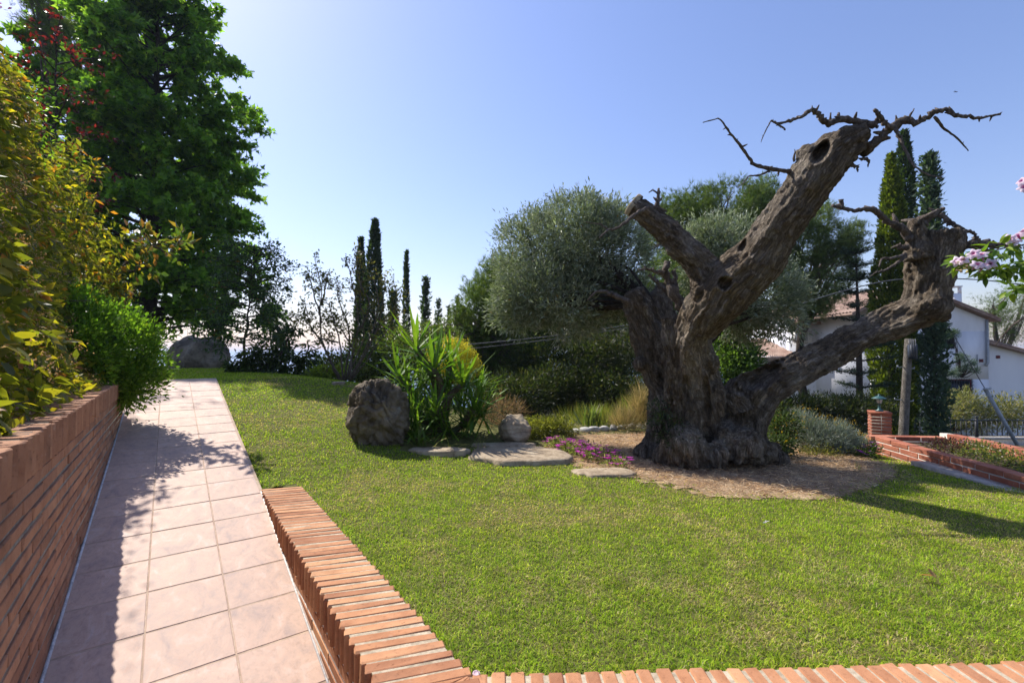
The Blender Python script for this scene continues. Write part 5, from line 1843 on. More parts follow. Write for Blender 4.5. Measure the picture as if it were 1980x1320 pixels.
# ------------------------------------------------------------------ the hedge above the wall
def hedge():
    root = thing('climbing_hedge', 'tall yellowing leafy hedge with dried flower heads spilling over the brick wall', 'hedge', (*xy(-.5, -1.7), .62))
    B = A(root.location)
    n = 21000
    s = R.uniform(-2.7, 2.3, n)
    top = 3.2 + .16 * np.clip(s, -2, 2.3) + .25 * (fbm(np.stack([s * 2, s * 0, s * 0], 1), 2, 3) - .5)
    z = .66 + (top - .66) * R.random(n) ** .9
    q = np.abs(R.normal(size=n)) * .16
    bul = .22 * (fbm(np.stack([s * 1.8, z * 1.8, s * 0], 1), 3, 13) - .5)
    low = smooth(z, 1.05, .7)
    t = -1.08 - .215 * (z - .73) - q + .6 * bul * smooth(z, .7, 1.1) + .10 * low
    x, y = xy(s, t)
    C = np.stack([x, y, z], 1)
    # leaves hanging over the coping
    m = 800
    s2 = R.uniform(-2.3, .3, m)
    z2 = R.uniform(.77, 1.15, m)
    t2 = -1.0 - .25 * np.abs(R.normal(size=m)) * smooth(z2, .6, .9) - .1 * (z2 - .7) + .05 * (fbm(np.stack([s2 * 3, z2 * 3, s2 * 0], 1), 2, 33) - .5)
    kp = fbm(np.stack([s2 * 2.2, z2 * 0, s2 * 0], 1), 2, 35) > .42 + .5 * (.85 - z2)
    x2, y2 = xy(s2[kp], t2[kp])
    C = np.concatenate([C, np.stack([x2, y2, z2[kp]], 1)])
    # the far end bulges towards the path, and the top
    bl_ = [stb(2.1, -1.62, 1.95, .45, .36, .75), stb(2.0, -1.95, 2.9, .5, .4, .75), stb(1.2, -2.05, 2.8, .6, .4, .5), stb(2.85, -1.2, 1.95, .35, .3, .5), stb(2.75, -1.5, 2.75, .35, .32, .5)]
    C2, _ = clumps(bl_, 640, .06, 10, .3)
    C = np.concatenate([C, C2])
    n = len(C)
    out = A([N_[0], N_[1], 0])
    D = out * .4 + A([0, 0, -.6]) + R.normal(size=(n, 3)) * .62
    S = R.uniform(.035, .08, n)
    cols = [(.15, .16, .022), (.22, .21, .025), (.095, .115, .02), (.36, .30, .03), (.32, .14, .03)]
    col = mixcol(n, cols, (4, 2.6, 4.5, 1.3, .8))
    dist = np.linalg.norm(C - A([0, 0, CAMZ]), axis=1)
    inview = (C[:, 0] / C[:, 1] > -1.14) & (C[:, 1] > .3)
    # the 300 that show largest are parts of their own
    Zs = (C[:, 2] - .66)
    order = np.argsort(np.where(inview, dist / S, 1e9))
    big = np.zeros(n, bool)
    big[order[:300]] = True
    k = ~big
    kn, kf = k & (dist < 2.7), k & (dist >= 2.7)
    o = link('leaves', leaf_mesh('leaves', [leaves(C[q_] - B, D[q_], S[q_] * f_, tm, col[q_], up=tuple(out + A([0, 0, .6])), upw=.55) for q_, tm, f_ in ((kn, T_HEART, 1.0), (kf, T_OVAL, 1.25))], M['leaf_hedge']), root)
    o['kind'] = 'stuff'
    lib = [leaf_mesh('leaf', [leaves(A([[0, 0, 0.]]), A([[1., 0, 0]]), 1.0, T_HEART, A(c) * R.uniform(.85, 1.15), upw=1.0)], M['leaf_hedge']) for c in cols for _ in range(2)]
    for m_ in lib:
        m_.polygons.foreach_set('use_smooth', np.ones(len(m_.polygons), bool))
    for i in np.where(big)[0]:
        X = Vector(D[i]).normalized()
        Z = Vector(out) + Vector((0, 0, .6)) + Vector(R.normal(size=3)) * .5
        Z = (Z - X * Z.dot(X)).normalized()
        ob = bpy.data.objects.new('leaf', lib[R.choice(10, p=A([4, 4, 3, 3, 4, 4, 1.6, 1.6, .35, .35]) / 25.9)])
        ob.matrix_local = Matrix.Translation(Vector(C[i] - B)) @ Matrix((X, Z.cross(X), Z)).transposed().to_4x4() @ Matrix.Scale(float(S[i]), 4)
        COL.objects.link(ob)
        ob.parent = root
    # dried flower heads: heaps of little papery cups
    m = 1000
    j = R.choice(len(C), m)
    hc = C[j] + out * .03
    cc_ = (hc[:, None] + R.normal(size=(m, 26, 3)) * .022).reshape(-1, 3)
    nn = len(cc_)
    o = link('dried_flowers', leaf_mesh('dried_flowers', [leaves(cc_ - B, rand_dir(nn) + A([0, 0, .3]), R.uniform(.010, .019, nn), T_OVAL, mixcol(nn, [(.42, .29, .15), (.33, .21, .10), (.52, .40, .24)]), upw=.1)], M['leaf_dry']), root)
    o['kind'] = 'stuff'
    mb = MB()
    for _ in range(170):
        a = C[R.integers(len(C))]
        d_ = nrm(out * .6 + A([0, 0, .2]) + R.normal(size=3) * .55)
        L = R.uniform(.12, .4)
        qq = A([a - d_ * L * .7, a - d_ * L * .1 + R.normal(size=3) * .012, a + d_ * L * .3])
        mb.tube(qq - B, [.0045, .0035, .0018], 4, False)
    for i in range(16):
        sx = R.uniform(-2.4, 2.2)
        x, y = xy(sx, -1.65 + R.normal() * .1)
        p = spline(A([[x, y, .55], [x + R.normal() * .1, y + R.normal() * .1, 1.3], [x + R.normal() * .15, y + R.normal() * .15, 1.8 + .2 * sx]]), 10)
        mb.tube(p - B, np.linspace(.02, .006, 10), 5, False)
    mb.build('stems', M['bark_twig'], root, True)['kind'] = 'stuff'


hedge()
bush('green_filler', 'fresh green twigs growing through the top of the hedge', [stb(1.9, -1.75, 3.2, .35, .3, .35), stb(2.3, -1.6, 2.8, .3, .3, .4)], 60, .06, 10, T_OVAL, (.03, .05), GB, cat='shrub', stems=4)

# ------------------------------------------------------------------ flowering creeper on the right
def pandorea():
    P = [([(2010, 470), (1940, 480), (1880, 500), (1850, 508)], 1.9), ([(2010, 500), (1950, 520), (1905, 520)], 1.85), ([(2020, 540), (1965, 560), (1930, 590)], 1.9), ([(2020, 600), (1970, 620), (1938, 650), (1925, 668)], 1.8), ([(2010, 330), (1990, 360), (1975, 350)], 2.0), ([(2030, 440), (1990, 460), (1960, 455)], 1.95)]
    b0 = at(2080, 700, 1.95)
    root = thing('flowering_creeper', 'pale pink flowered creeper with glossy leaves at the right edge', 'creeper', tuple(b0))
    gx, gy = b0[0] + .12, b0[1] - .05
    for k in range(3):
        mb = MB()
        g0 = A([gx + R.normal() * .05, gy + R.normal() * .05, float(lawn_z(A([gx]), A([gy]))[0]) - .05])
        mb.tube(spline(A([g0, (g0 + b0) / 2 + R.normal(size=3) * .06, b0 + R.normal(size=3) * .02, b0 + A([-.05 + .05 * k, 0, .35])]), 16) - b0, np.linspace(.014, .004, 16), 7)
        mb.build('stem', M['bark_twig'], root, True)
    mb = MB()
    Cs, Ds = [], []
    for rows, d in P:
        S = spline(A([at(u, v, d) for u, v in rows]), 14)
        S = np.vstack([b0 + (S[0] - b0) * .5, S])
        mb = MB()
        mb.tube(S - b0, np.linspace(.004, .0015, 15), 5)
        mb.build('stem', M['bark_twig'], root, True)
        for j in range(1, 15):
            m = 8
            dr = nrm(rand_dir(m) + A([-.2, 0, -.2]))
            Cs.append(S[j] + dr * R.uniform(.005, .04, (m, 1)))
            Ds.append(dr + A([0, 0, -.3]))
    C2, D2 = clumps([(at(1990, 540, 1.95), (.07, .07, .09)), (at(2000, 610, 1.95), (.06, .06, .09)), (at(2000, 490, 1.95), (.07, .07, .05)), (at(1985, 520, 1.9), (.05, .05, .05))], 42, .02, 6, .5)
    C, D = np.concatenate(Cs + [C2]), np.concatenate(Ds + [D2])
    n = len(C)
    for i in range(n):
        pass
    lib = [leaf_mesh('leaf', [leaves(A([[0, 0, 0.]]), A([[1., 0, 0]]), 1.0, (T_HEART[0] * A([.95, .62, 1]), T_HEART[1]), A(c), upw=1.0)], M['yucca']) for c in [(.13, .22, .03), (.17, .26, .035), (.08, .15, .022), (.24, .32, .05)]]
    for i in range(n):
        X = Vector(D[i]).normalized()
        Z = Vector((0, -.3, .7)) + Vector(R.normal(size=3)) * .5
        Z = (Z - X * Z.dot(X)).normalized()
        ob = bpy.data.objects.new('leaf', lib[R.integers(4)])
        ob.matrix_local = Matrix.Translation(Vector(C[i] - b0)) @ Matrix((X, Z.cross(X), Z)).transposed().to_4x4() @ Matrix.Scale(float(R.uniform(.028, .05)), 4)
        COL.objects.link(ob)
        ob.parent = root
        if i > 290:
            break
    # trumpet flowers
    fl = []
    for u, v, d in ((1850, 505, 1.88), (1862, 502, 1.86), (1882, 490, 1.86), (1898, 492, 1.85), (1890, 511, 1.82), (1905, 512, 1.82), (1915, 510, 1.83), (1952, 462, 1.9), (1962, 470, 1.9), (1968, 455, 1.9), (1978, 448, 1.92), (1975, 350, 1.98), (1980, 362, 1.98)):
        c = at(u, v, d)
        ax = nrm(A([-.5, -.7, .25]) + R.normal(size=3) * .45)
        u1 = nrm(np.cross(ax, A([0, 0, 1.0]))); w1 = np.cross(ax, u1)
        rr = .0175
        V, F, col = [], [], []
        k = 20
        th = np.arange(k) * 2 * math.pi / k
        for f, (r_, h_, cl) in enumerate(((.16, -.034, (.60, .48, .55)), (.2, -.012, (.35, .04, .16)), (.27, 0.0, (.60, .22, .40)), (.6, .004, (.82, .66, .76)), (1.15, -.004, (.86, .76, .83)))):
            lob_ = 1 + (.26 if f >= 3 else 0.0) * np.cos(5 * th)
            V.append(c + (rr * r_ * lob_)[:, None] * (np.cos(th)[:, None] * u1 + np.sin(th)[:, None] * w1) + ax * h_)
            col += [cl] * k
        a = np.arange(k); b2 = (a + 1) % k
        F = np.concatenate([np.stack([i * k + a, i * k + b2, (i + 1) * k + b2, (i + 1) * k + a], 1) for i in range(4)])
        link('flower', mesh_np('flower', np.concatenate(V) - b0, F, M['petal'], col=A(col), sm=True), root)
    bd = A([at(1862, 515, 1.86), at(1872, 512, 1.86), at(1880, 516, 1.85), at(1868, 520, 1.86)])
    bd = (bd[:, None] + R.normal(size=(4, 8, 3)) * .008).reshape(-1, 3)
    link('buds', leaf_mesh('buds', [leaves(bd - b0, rand_dir(len(bd)) + A([-.6, 0, 0]), .018, T_OVAL, mixcol(len(bd), [(.45, .42, .15), (.55, .40, .25)]), upw=.3)], M['petal']), root)


pandorea()

# ------------------------------------------------------------------ raised brick planter, pillar and lantern on the right
def gz(x, y):
    return float(lawn_z(A([x]), A([y]))[0])


PLA = A([4.46, 5.75]); PLB = A([4.16, 3.3])          # lawn-side face, far to near
PLD = nrm(PLB - PLA); PLN = A([-PLD[1], PLD[0]])      # PLN points away from the lawn
if PLN[0] < 0:
    PLN = -PLN
PL_AZ = math.atan2(PLD[1], PLD[0])
planter = thing('brick_planter', 'long low red brick planter with pale mortar right of the lawn', 'planter', (4.4, 5.0, -.2))
PLO = Vector((4.4, 5.0, -.2))
pbk = brick_meshes('brick', .272, .12, .050, M['brick_red'], 6, .004, .002, 300)
PLEN = np.linalg.norm(PLB - PLA)
def plan(q, w):
    return PLA + PLD * q + PLN * w
for row, w0, ztop in ((0, .06, -.02), (1, .86, .03)):
    for c in range(5):
        zt = ztop - c * .0605
        q = .14 - (.142 if c % 2 else 0)
        while q < PLEN + .1:
            if q > -.05:
                x, y = plan(q, w0 + R.normal() * .0015)
                if zt > gz(x, y) - .05:
                    put('brick', pbk[R.integers(6)], planter, Vector((x, y, zt + R.normal() * .001)) - PLO, PL_AZ + R.normal() * .005)
            q += .284
# far end wall of the planter
for c in range(5):
    zt = -.02 - c * .0605
    for i in range(3):
        x, y = plan(-.07, .10 + i * .284 + (.1 if c % 2 else 0) * .5)
        put('brick', pbk[R.integers(6)], planter, Vector((x, y, zt)) - PLO, PL_AZ + math.pi / 2 + R.normal() * .006)
mb = MB()
def slab(mb, q0, q1, w0, w1, z0, z1, O):
    P = [plan(q0, w0), plan(q1, w0), plan(q1, w1), plan(q0, w1)]
    V = [(*p, z1) for p in P] + [(*p, z0) for p in P]
    mb.add(A(V) - A(O), [[0, 1, 2, 3], [7, 6, 5, 4], [0, 4, 5, 1], [1, 5, 6, 2], [2, 6, 7, 3], [3, 7, 4, 0]])
slab(mb, -.12, PLEN + .12, .007, .113, -.5, -.030, PLO)
slab(mb, -.12, PLEN + .12, .808, .912, -.5, .02, PLO)
slab(mb, -.125, -.015, .012, .9, -.5, -.032, PLO)
b = NT('pale_mortar')
nz = b.noise(b.pos(), 30, 5, .65)
b.surf(b.ramp(nz, [(.3, (.40, .36, .31)), (.7, (.58, .54, .48))]), .95, b.bump(nz, .4, .004), spec=.2)
mb.build('mortar', b.m, planter)
mb = MB()
slab(mb, -.01, PLEN + .1, .118, .80, -.5, -.09, PLO)
mb.build('soil', M['soil'], planter)
cs = thing('concrete_ledge', 'pale worn concrete ledge at the foot of the red brick planter', 'ledge', (4.1, 4.2, -.2))
mb = MB()
CSO = (4.1, 4.2, -.2)
slab(mb, .86, PLEN + .15, -.17, .004, -.35, -.125, CSO)
mb.build('slab', M['concrete'], cs)
bush('planter_plants', 'green and yellow succulent plants filling the brick planter', [(A([*plan(q, .48), -.05 + .02 * math.sin(q * 7)]), (.26, .28, .085)) for q in (.95, 1.3, 1.65, 2.0, 2.35)], 330, .03, 14, T_OVAL, (.02, .036), [(.13, .15, .04), (.18, .18, .05), (.09, .12, .04), (.24, .22, .05)], (4, 3, 3, 1.5), cat='plants', stems=2)
bush('purple_plants', 'dark purple leaved plants at the far end of the planter', [(A([*plan(.55, .42), -.06]), (.24, .2, .07)), (A([*plan(.3, .55), -.06]), (.16, .16, .06))], 110, .03, 12, T_OVAL, (.02, .035), [(.05, .02, .03), (.08, .03, .04), (.10, .10, .04)], cat='plants', stems=2)
daisies('white_flowers', 'few pale pink flowers at the far end of the planter', [(A([*plan(.6, .7), -.02]), (.2, .12, .05))], 20, MG, [(.75, .62, .72)], .016, [(.10, .12, .04)], 14)

pc = at(1697, 820, 6.15)
pillar = thing('brick_pillar', 'square red brick pillar at the far end of the planter', 'pillar', (pc[0] + .12, pc[1] + .12, -.5))
PW = .225
ppb = brick_meshes('brick', PW / 2 - .006, PW / 2 - .006, .032, M['brick_red'], 5, .003, .0012, 340)
ztop_p = at(1697, 797, 6.15)[2]
PO = A(pillar.location)
rzp = -.48
Rz = A(Matrix.Rotation(rzp, 3, 'Z'))
nz_ = int((ztop_p + .45) / .042)
for c in range(nz_):
    for i in (-1, 1):
        for j in (-1, 1):
            p = Rz @ A([i * PW / 4 + R.normal() * .001, j * PW / 4, 0])
            put('brick', ppb[R.integers(5)], pillar, (p[0], p[1], ztop_p - PO[2] - .03 - c * .042), rzp + R.normal() * .006)
mb = MB()
mb.box((-PW / 2 + .01, -PW / 2 + .01, 0), (PW / 2 - .01, PW / 2 - .01, ztop_p - PO[2] - .034), Matrix.Rotation(rzp, 4, 'Z'))
mb.build('mortar', M['mortar_grey'], pillar)
mb = MB()
mb.box((-PW / 2 - .002, -PW / 2 - .002, ztop_p - PO[2] - .029), (PW / 2 + .002, PW / 2 + .002, ztop_p - PO[2]), Matrix.Rotation(rzp, 4, 'Z'))
mb.build('cap', M['brick_red'], pillar)

lamp = thing('lantern', 'small green metal garden lantern on top of the brick pillar', 'lantern', (PO[0], PO[1], ztop_p + .001))
def lathe(mb, prof, k=16, sq=False):
    th = np.arange(k) * 2 * math.pi / k
    V = np.concatenate([np.stack([r * np.cos(th), r * np.sin(th), th * 0 + z], 1) for r, z in prof])
    a = np.arange(k); b2 = (a + 1) % k
    mb.add(V, np.concatenate([np.stack([i * k + a, i * k + b2, (i + 1) * k + b2, (i + 1) * k + a], 1) for i in range(len(prof) - 1)]))
mb = MB(); lathe(mb, [(.0, 0), (.045, 0), (.045, .012), (.02, .022), (.014, .05), (.014, .095), (.03, .105), (.0, .106)]); mb.build('post', M['lamp_green'], lamp, True)
mb = MB(); lathe(mb, [(.0, .107), (.028, .108), (.044, .165), (.0, .166)], 6); mb.build('glass', M['lampglass'], lamp)
mb = MB(); lathe(mb, [(.0, .166), (.085, .168), (.082, .174), (.03, .20), (.012, .208), (.014, .222), (.0, .234)], 16); mb.build('lamp_shade', M['lamp_green'], lamp)
mb = MB()
for i in range(6):
    a = i * math.pi / 3
    mb.tube(A([[.029 * math.cos(a), .029 * math.sin(a), .106], [.045 * math.cos(a), .045 * math.sin(a), .168]]), .003, 4)
mb.build('cage', M['lamp_green'], lamp)

# ------------------------------------------------------------------ wooden pole, stay, wires
pt, pb_ = at(1757, 655, 8.6), at(1746, 850, 8.6)
pb_ = pb_ + (pb_ - pt) * .45
pole = thing('utility_pole', 'weathered wooden utility pole with step pegs beside the cypresses', 'pole', tuple(pb_))
mb = MB(); mb.tube(spline(A([pb_, (pb_ + pt) / 2, pt]), 12) - pb_, np.linspace(.082, .06, 12), 14); mb.build('post', M['polewood'], pole, True)
for (u, v, sg) in ((1735, 709, -1), (1730, 772, -1), (1768, 712, 1), (1766, 775, 1)):
    e = at(u, v, 8.58); c = at(1750, v + 1, 8.6)
    mb = MB(); mb.tube(A([c, e, e + A([0, 0, .03])]) - pb_, .009, 6); mb.build('peg', M['steel'], pole)
bx = at(1764, 680, 8.5)
mb = MB()
mb.box(bx - pb_ + A([-.045, -.05, -.13]), bx - pb_ + A([.055, .05, .13]))
jb = mb.build('cable_box', M['darkbox'], pole)
for i in range(4):
    mb = MB()
    q = at(1758 + i * 4, 668, 8.44) - pb_
    mb.tube(A([q + A([0, 0, .12]), q + A([.0, -.01, 0]), q + A([.01, 0, -.2])]), .008, 5)
    mb.build('wire', M['cable'], jb)

st_, sb_ = at(1905, 752, 12.5), at(1972, 868, 12.5)
sb2 = sb_ + (sb_ - st_) * .3
sp = thing('stay_pole', 'slanting grey steel stay tube in front of the white house', 'pole', tuple(sb2))
mb = MB(); mb.tube(A([sb2, st_]) - sb2, .046, 12); mb.build('tube', M['steel'], sp, True)
mb = MB(); mb.tube(A([st_, at(1848, 655, 12.7), at(1760, 500, 13)]) - sb2, .010, 5); mb.build('wire', M['cable'], sp)
mb = MB(); mb.tube(A([st_ + A([-.1, -.06, 0]), st_ + A([.08, -.06, .02])]) - sb2, .03, 8); mb.build('clamp', M['steel'], sp)
def cable(label, pts, r):
    P = spline(A([at(*p) for p in pts]), 24)
    mb = MB()
    mb.tube(P - P[0], r, 6)
    o = link('cable', mb.data('cable', M['cable'], True), loc=tuple(P[0]))
    return tag(o, label, 'cable')
cable('upper of two grey cables crossing in front of the dark pines', [(880, 668, 9.5), (1000, 657, 9.3), (1110, 644, 9.0), (1230, 626, 8.8)], .010)
cable('lower of two grey cables crossing in front of the dark pines', [(890, 676, 9.6), (1000, 664, 9.4), (1110, 650, 9.1), (1230, 631, 8.9)], .008)
cable('thin dark cable running from the pines to behind the olive stump', [(1540, 590, 10), (1640, 560, 9.8), (1740, 540, 9.6), (1880, 540, 9.5), (1990, 552, 9.4)], .012)

# ------------------------------------------------------------------ street wall and iron fence
fy = 14.0
wz = at(1860, 846, fy)[2]
fx0, fx1 = at(1500, 846, fy)[0], 19.0
wl = thing('garden_wall', 'low grey rendered wall under the black iron fence', 'wall', (fx0, fy, wz - .8))
mb = MB(); mb.box((0, 0, -.6), (fx1 - fx0, .22, .75)); mb.build('render', M['concrete'], wl)
mb = MB(); mb.box((-.02, -.03, .752), (fx1 - fx0, .25, .80)); mb.build('coping', M['concrete'], wl)
fence = thing('iron_fence', 'black iron railing on the low grey wall before the house', 'fence', (fx0, fy + .11, wz))
fh = at(1860, 813, fy)[2] - wz
for z in (.04, fh):
    mb = MB(); mb.box((0, -.012, z - .015), (fx1 - fx0, .012, z + .015)); mb.build('rail', M['iron'], fence)
bal = MB(); bal.box((-.009, -.009, .056), (.009, .009, fh - .016)); bal = bal.data('baluster', M['iron'])
pst = MB(); pst.box((-.03, -.03, 0), (.03, .03, fh + .05)); lathe(pst, [(0, fh + .05), (.035, fh + .07), (.04, fh + .09), (.02, fh + .12), (0, fh + .125)], 8); pst = pst.data('post', M['iron'])
for i in range(int((fx1 - fx0) / .155)):
    x = .08 + i * .155
    put('post' if i % 15 == 9 else 'baluster', pst if i % 15 == 9 else bal, fence, (x, 0, 0))
bush('roadside_shrub', 'yellowish wild bushes behind the iron fence', [blob(1840, 800, 16, 45, 26, .5), blob(1890, 808, 16, 40, 24, .5), blob(1940, 800, 16, 40, 32, .5), blob(1985, 800, 16, 40, 32, .5), blob(1870, 775, 16.5, 28, 18, .4)], 520, .12, 14, T_LANCE, (.08, .15), [(.24, .21, .08), (.17, .17, .06), (.30, .25, .12), (.10, .12, .04)], (3, 3, 2, 3))
bush('roadside_shrub', 'greyish dry bush right of the window', [blob(1860, 778, 18, 40, 18, .5)], 120, .12, 12, T_LANCE, (.08, .14), [(.26, .25, .17), (.20, .20, .13)])

# ------------------------------------------------------------------ the white house
HD = 21.0
hb = at(1850, 800, HD)
house = thing('house', 'white plastered two storey house with clay tile roof beyond the fence', 'house', (hb[0], HD, hb[2] - .6))
HO = A(house.location)
def hx(u, d=HD):
    return at(u, 700, d)[0] - HO[0]
def hz(v, d=HD):
    return at(990, v, d)[2] - HO[2]
def extr(mb, poly, y0, y1):
    """poly of (x, z) extruded from y0 to y1 (house coordinates)"""
    n = len(poly)
    V = [(x, y0, z) for x, z in poly] + [(x, y1, z) for x, z in poly]
    mb.add(V, [list(range(n))])
    mb.add(V, [list(range(2 * n - 1, n - 1, -1))])
    mb.add(V, [[i, i + n, (i + 1) % n + n, (i + 1) % n] for i in range(n)])
# window openings are cut out by building the front wall from strips
mb = MB()
ridge_u, ridge_v = 1760, 556
wx = [hx(1690), hx(1790), hx(1880), hx(1911)]
def roofz(u):
    return hz(np.interp(u, [1640, ridge_u, 1911], [605, ridge_v, 618]))
w1 = (1828, 1880, 733, 776); w2 = (1815, 1848, 640, 674)
def strip(mb, u0, u1, v0, v1, y0=0, y1=.25):
    mb.box((hx(u0), y0, hz(v1)), (hx(u1), y1, hz(v0)))
extr(mb, [(hx(1690), hz(640)), (hx(1911), hz(640)), (hx(1911), roofz(1911)), (hx(ridge_u), roofz(ridge_u)), (hx(1690), roofz(1690))], 0, .25)
strip(mb, 1690, 1815, 640, 850); strip(mb, 1848, 1911, 640, 733)
strip(mb, 1815, 1848, 674, 733); strip(mb, 1815, 1828, 733, 850); strip(mb, 1880, 1911, 733, 850); strip(mb, 1828, 1880, 776, 850)
# side and rear walls
mb.box((hx(1911) - .25, .25, 0), (hx(1911), 7.0, roofz(1911)))
mb.box((hx(1690), .25, 0), (hx(1690) + .25, 7.0, roofz(1690)))
mb.box((hx(1690), 7.0, 0), (hx(1911), 7.2, roofz(1911)))
mb.build('wall', M['plaster'], house)
mb = MB()
extr(mb, [(hx(1911), hz(850)), (hx(2120), hz(850)), (hx(2120), hz(716)), (hx(1911), hz(662))], .3, .55)
mb.box((hx(2120) - .25, .55, 0), (hx(2120), 6.0, hz(716)))
mb.build('wing_wall', M['plaster'], house)
def roof_slab(name, x0, z0, x1, z1, y0, y1, waves, th=.12, mat='rooftile'):
    """sloping slab with rows of barrel tiles running down the slope"""
    mb = MB()
    n = waves * 6
    yy = np.linspace(y0, y1, n + 1)
    wv_ = .055 * np.abs(np.sin(np.linspace(0, waves * math.pi, n + 1)))
    k = 14
    V, F = [], []
    for i in range(k + 1):
        f = i / k
        for j in range(n + 1):
            V.append((x0 + (x1 - x0) * f, yy[j], z0 + (z1 - z0) * f + wv_[j] + .02 * (1 - (f * k) % 1.0)))
    a = [[i * (n + 1) + j, i * (n + 1) + j + 1, (i + 1) * (n + 1) + j + 1, (i + 1) * (n + 1) + j] for i in range(k) for j in range(n)]
    mb.add(V, a)
    extr(mb, [(x0, z0), (x1, z1), (x1, z1 - th), (x0, z0 - th)], y0 + .004, y1)
    return mb.build(name, M[mat], house)
roof_slab('roof', hx(1925), roofz(1925) + .02, hx(ridge_u), roofz(ridge_u) + .13, -.3, 7.2, 34)
roof_slab('roof', hx(1640), hz(606) + .0, hx(ridge_u), roofz(ridge_u) + .13, -.3, 7.2, 34)
roof_slab('wing_roof', hx(2140), hz(722) + .1, hx(1905), hz(660) + .1, .0, 6.2, 28)
for (w, frm, nm) in ((w1, 'redframe', 1), (w2, 'iron', 2)):
    u0, u1, v0, v1 = w
    x0, x1, z0, z1 = hx(u0), hx(u1), hz(v1), hz(v0)
    mb = MB()
    t_ = .06
    mb.box((x0, .06, z0), (x0 + t_, .14, z1)); mb.box((x1 - t_, .06, z0), (x1, .14, z1)); mb.box((x0 + t_, .06, z1 - t_), (x1 - t_, .14, z1)); mb.box((x0 + t_, .06, z0), (x1 - t_, .14, z0 + t_))
    wo_ = mb.build('window', M[frm], house)
    mb = MB(); mb.box((x0 + t_, .15, z0 + t_), (x1 - t_, .17, z1 - t_)); mb.build('pane', M['glass'], wo_)
    mb = MB()
    for q in np.arange(x0 + .1, x1, .115):
        mb.box((q - .008, -.05, z0 - .02), (q + .008, -.034, z1 + .02))
    for q in np.arange(z0 + .1, z1, .16):
        mb.box((x0 - .02, -.033, q - .008), (x1 + .02, -.02, q + .008))
    mb.build('grille', M['iron'], wo_)
mb = MB()
cx0, cx1 = hx(1868), hx(1892)
cz0, cz1 = hz(612), hz(548)
w_ = cx1 - cx0
mb.box((cx0, .7, cz0 - .5), (cx1, .7 + w_ * 1.2, cz1 - .35))
for i in (0, 1):
    for j in (0, 1):
        mb.box((cx0 + i * (w_ - .1), .7 + j * (w_ * 1.2 - .1), cz1 - .35), (cx0 + i * (w_ - .1) + .1, .7 + j * (w_ * 1.2 - .1) + .1, cz1 - .05))
mb.box((cx0 - .03, .67, cz1 - .05), (cx1 + .03, .73 + w_ * 1.2, cz1))
mb.build('chimney', M['plaster'], house)
for (u, v) in ((1897, 697), (1943, 690)):
    mb = MB(); y_ = -.02 if u < 1911 else .28
    mb.box((hx(u) - .09, y_, hz(v) - .07), (hx(u) + .09, y_ + .03, hz(v) + .07)); mb.build('vent', M['redframe'], house)
mb = MB(); mb.tube(A([[hx(1908), -.06, hz(618)], [hx(1908), -.06, hz(700)], [hx(1902), -.1, hz(707)]]), .05, 8); mb.build('downpipe', M['steel'], house)
mb = MB(); mb.tube(A([[hx(1825), -.03, hz(718)], [hx(1888), -.03, hz(719)], [hx(1889), -.03, hz(685)]]), .022, 6); mb.build('conduit', M['steel'], house)
# left wing with the air conditioner
LD = 25.0
def lx(u):
    return at(u, 700, LD)[0] - HO[0]
def lz(v):
    return at(990, v, LD)[2] - HO[2]
Y0 = LD - HD
mb = MB(); mb.box((lx(1527), Y0, lz(850)), (lx(1720), Y0 + .25, lz(618))); mb.box((lx(1527), Y0 + .25, lz(850)), (lx(1527) + .25, Y0 + 6, lz(618))); mb.build('wall', M['plaster'], house)
def roof_front(name, u0, u1, v0, v1, u0t, u1t, y0, y1, dd_=LD):
    """roof sloping up away from the camera, barrel tiles running up the slope"""
    mb = MB()
    n = 150
    xs_b, xs_t = np.linspace(lx(u0), lx(u1), n + 1), np.linspace(lx(u0t), lx(u1t), n + 1)
    wv_ = .06 * np.abs(np.sin(np.linspace(0, 25 * math.pi, n + 1)))
    k = 12
    V = []
    zb_, zt_ = lz(v0), lz(v1) + (y1 - y0) * .08
    for i in range(k + 1):
        f = i / k
        for j in range(n + 1):
            V.append((xs_b[j] * (1 - f) + xs_t[j] * f, y0 + (y1 - y0) * f, zb_ * (1 - f) + zt_ * f + wv_[j] + .03 * (i % 2)))
    mb.add(V, [[i * (n + 1) + j, i * (n + 1) + j + 1, (i + 1) * (n + 1) + j + 1, (i + 1) * (n + 1) + j] for i in range(k) for j in range(n)])
    mb.box((lx(u0) + .1, y0 + .05, zb_ - .16), (lx(u1) - .1, y0 + .4, zb_ - .004))
    return mb.build(name, M['rooftile'], house)
roof_front('roof', 1512, 1735, 622, 598, 1545, 1735, Y0 - .5, Y0 + 3)
roof_front('porch_roof', 1425, 1530, 690, 662, 1500, 1535, Y0 - .8, Y0 + 2.5)
mb = MB(); mb.box((lx(1440), Y0 + 1.5, lz(850)), (lx(1527), Y0 + 1.7, lz(690))); mb.build('porch_wall', M['plaster'], house)
ac = at(1546, 650, LD)
acn = thing('air_conditioner', 'cream air conditioning unit on the white house wall', 'air conditioner', (ac[0], LD - .36, ac[2] - .32))
mb = MB(); mb.box((-.42, 0, 0), (.42, .34, .62)); mb.build('case', M['aircon'], acn)
mb = MB()
for i in range(9):
    mb.box((-.34, -.012, .06 + i * .058), (.2, -.002, .085 + i * .058))
mb.build('grille', M['darkbox'], acn)
mb = MB(); mb.box((-.3, .1, -.05), (-.24, .36, 0)); mb.box((.24, .1, -.05), (.3, .36, 0)); mb.build('bracket', M['steel'], acn)

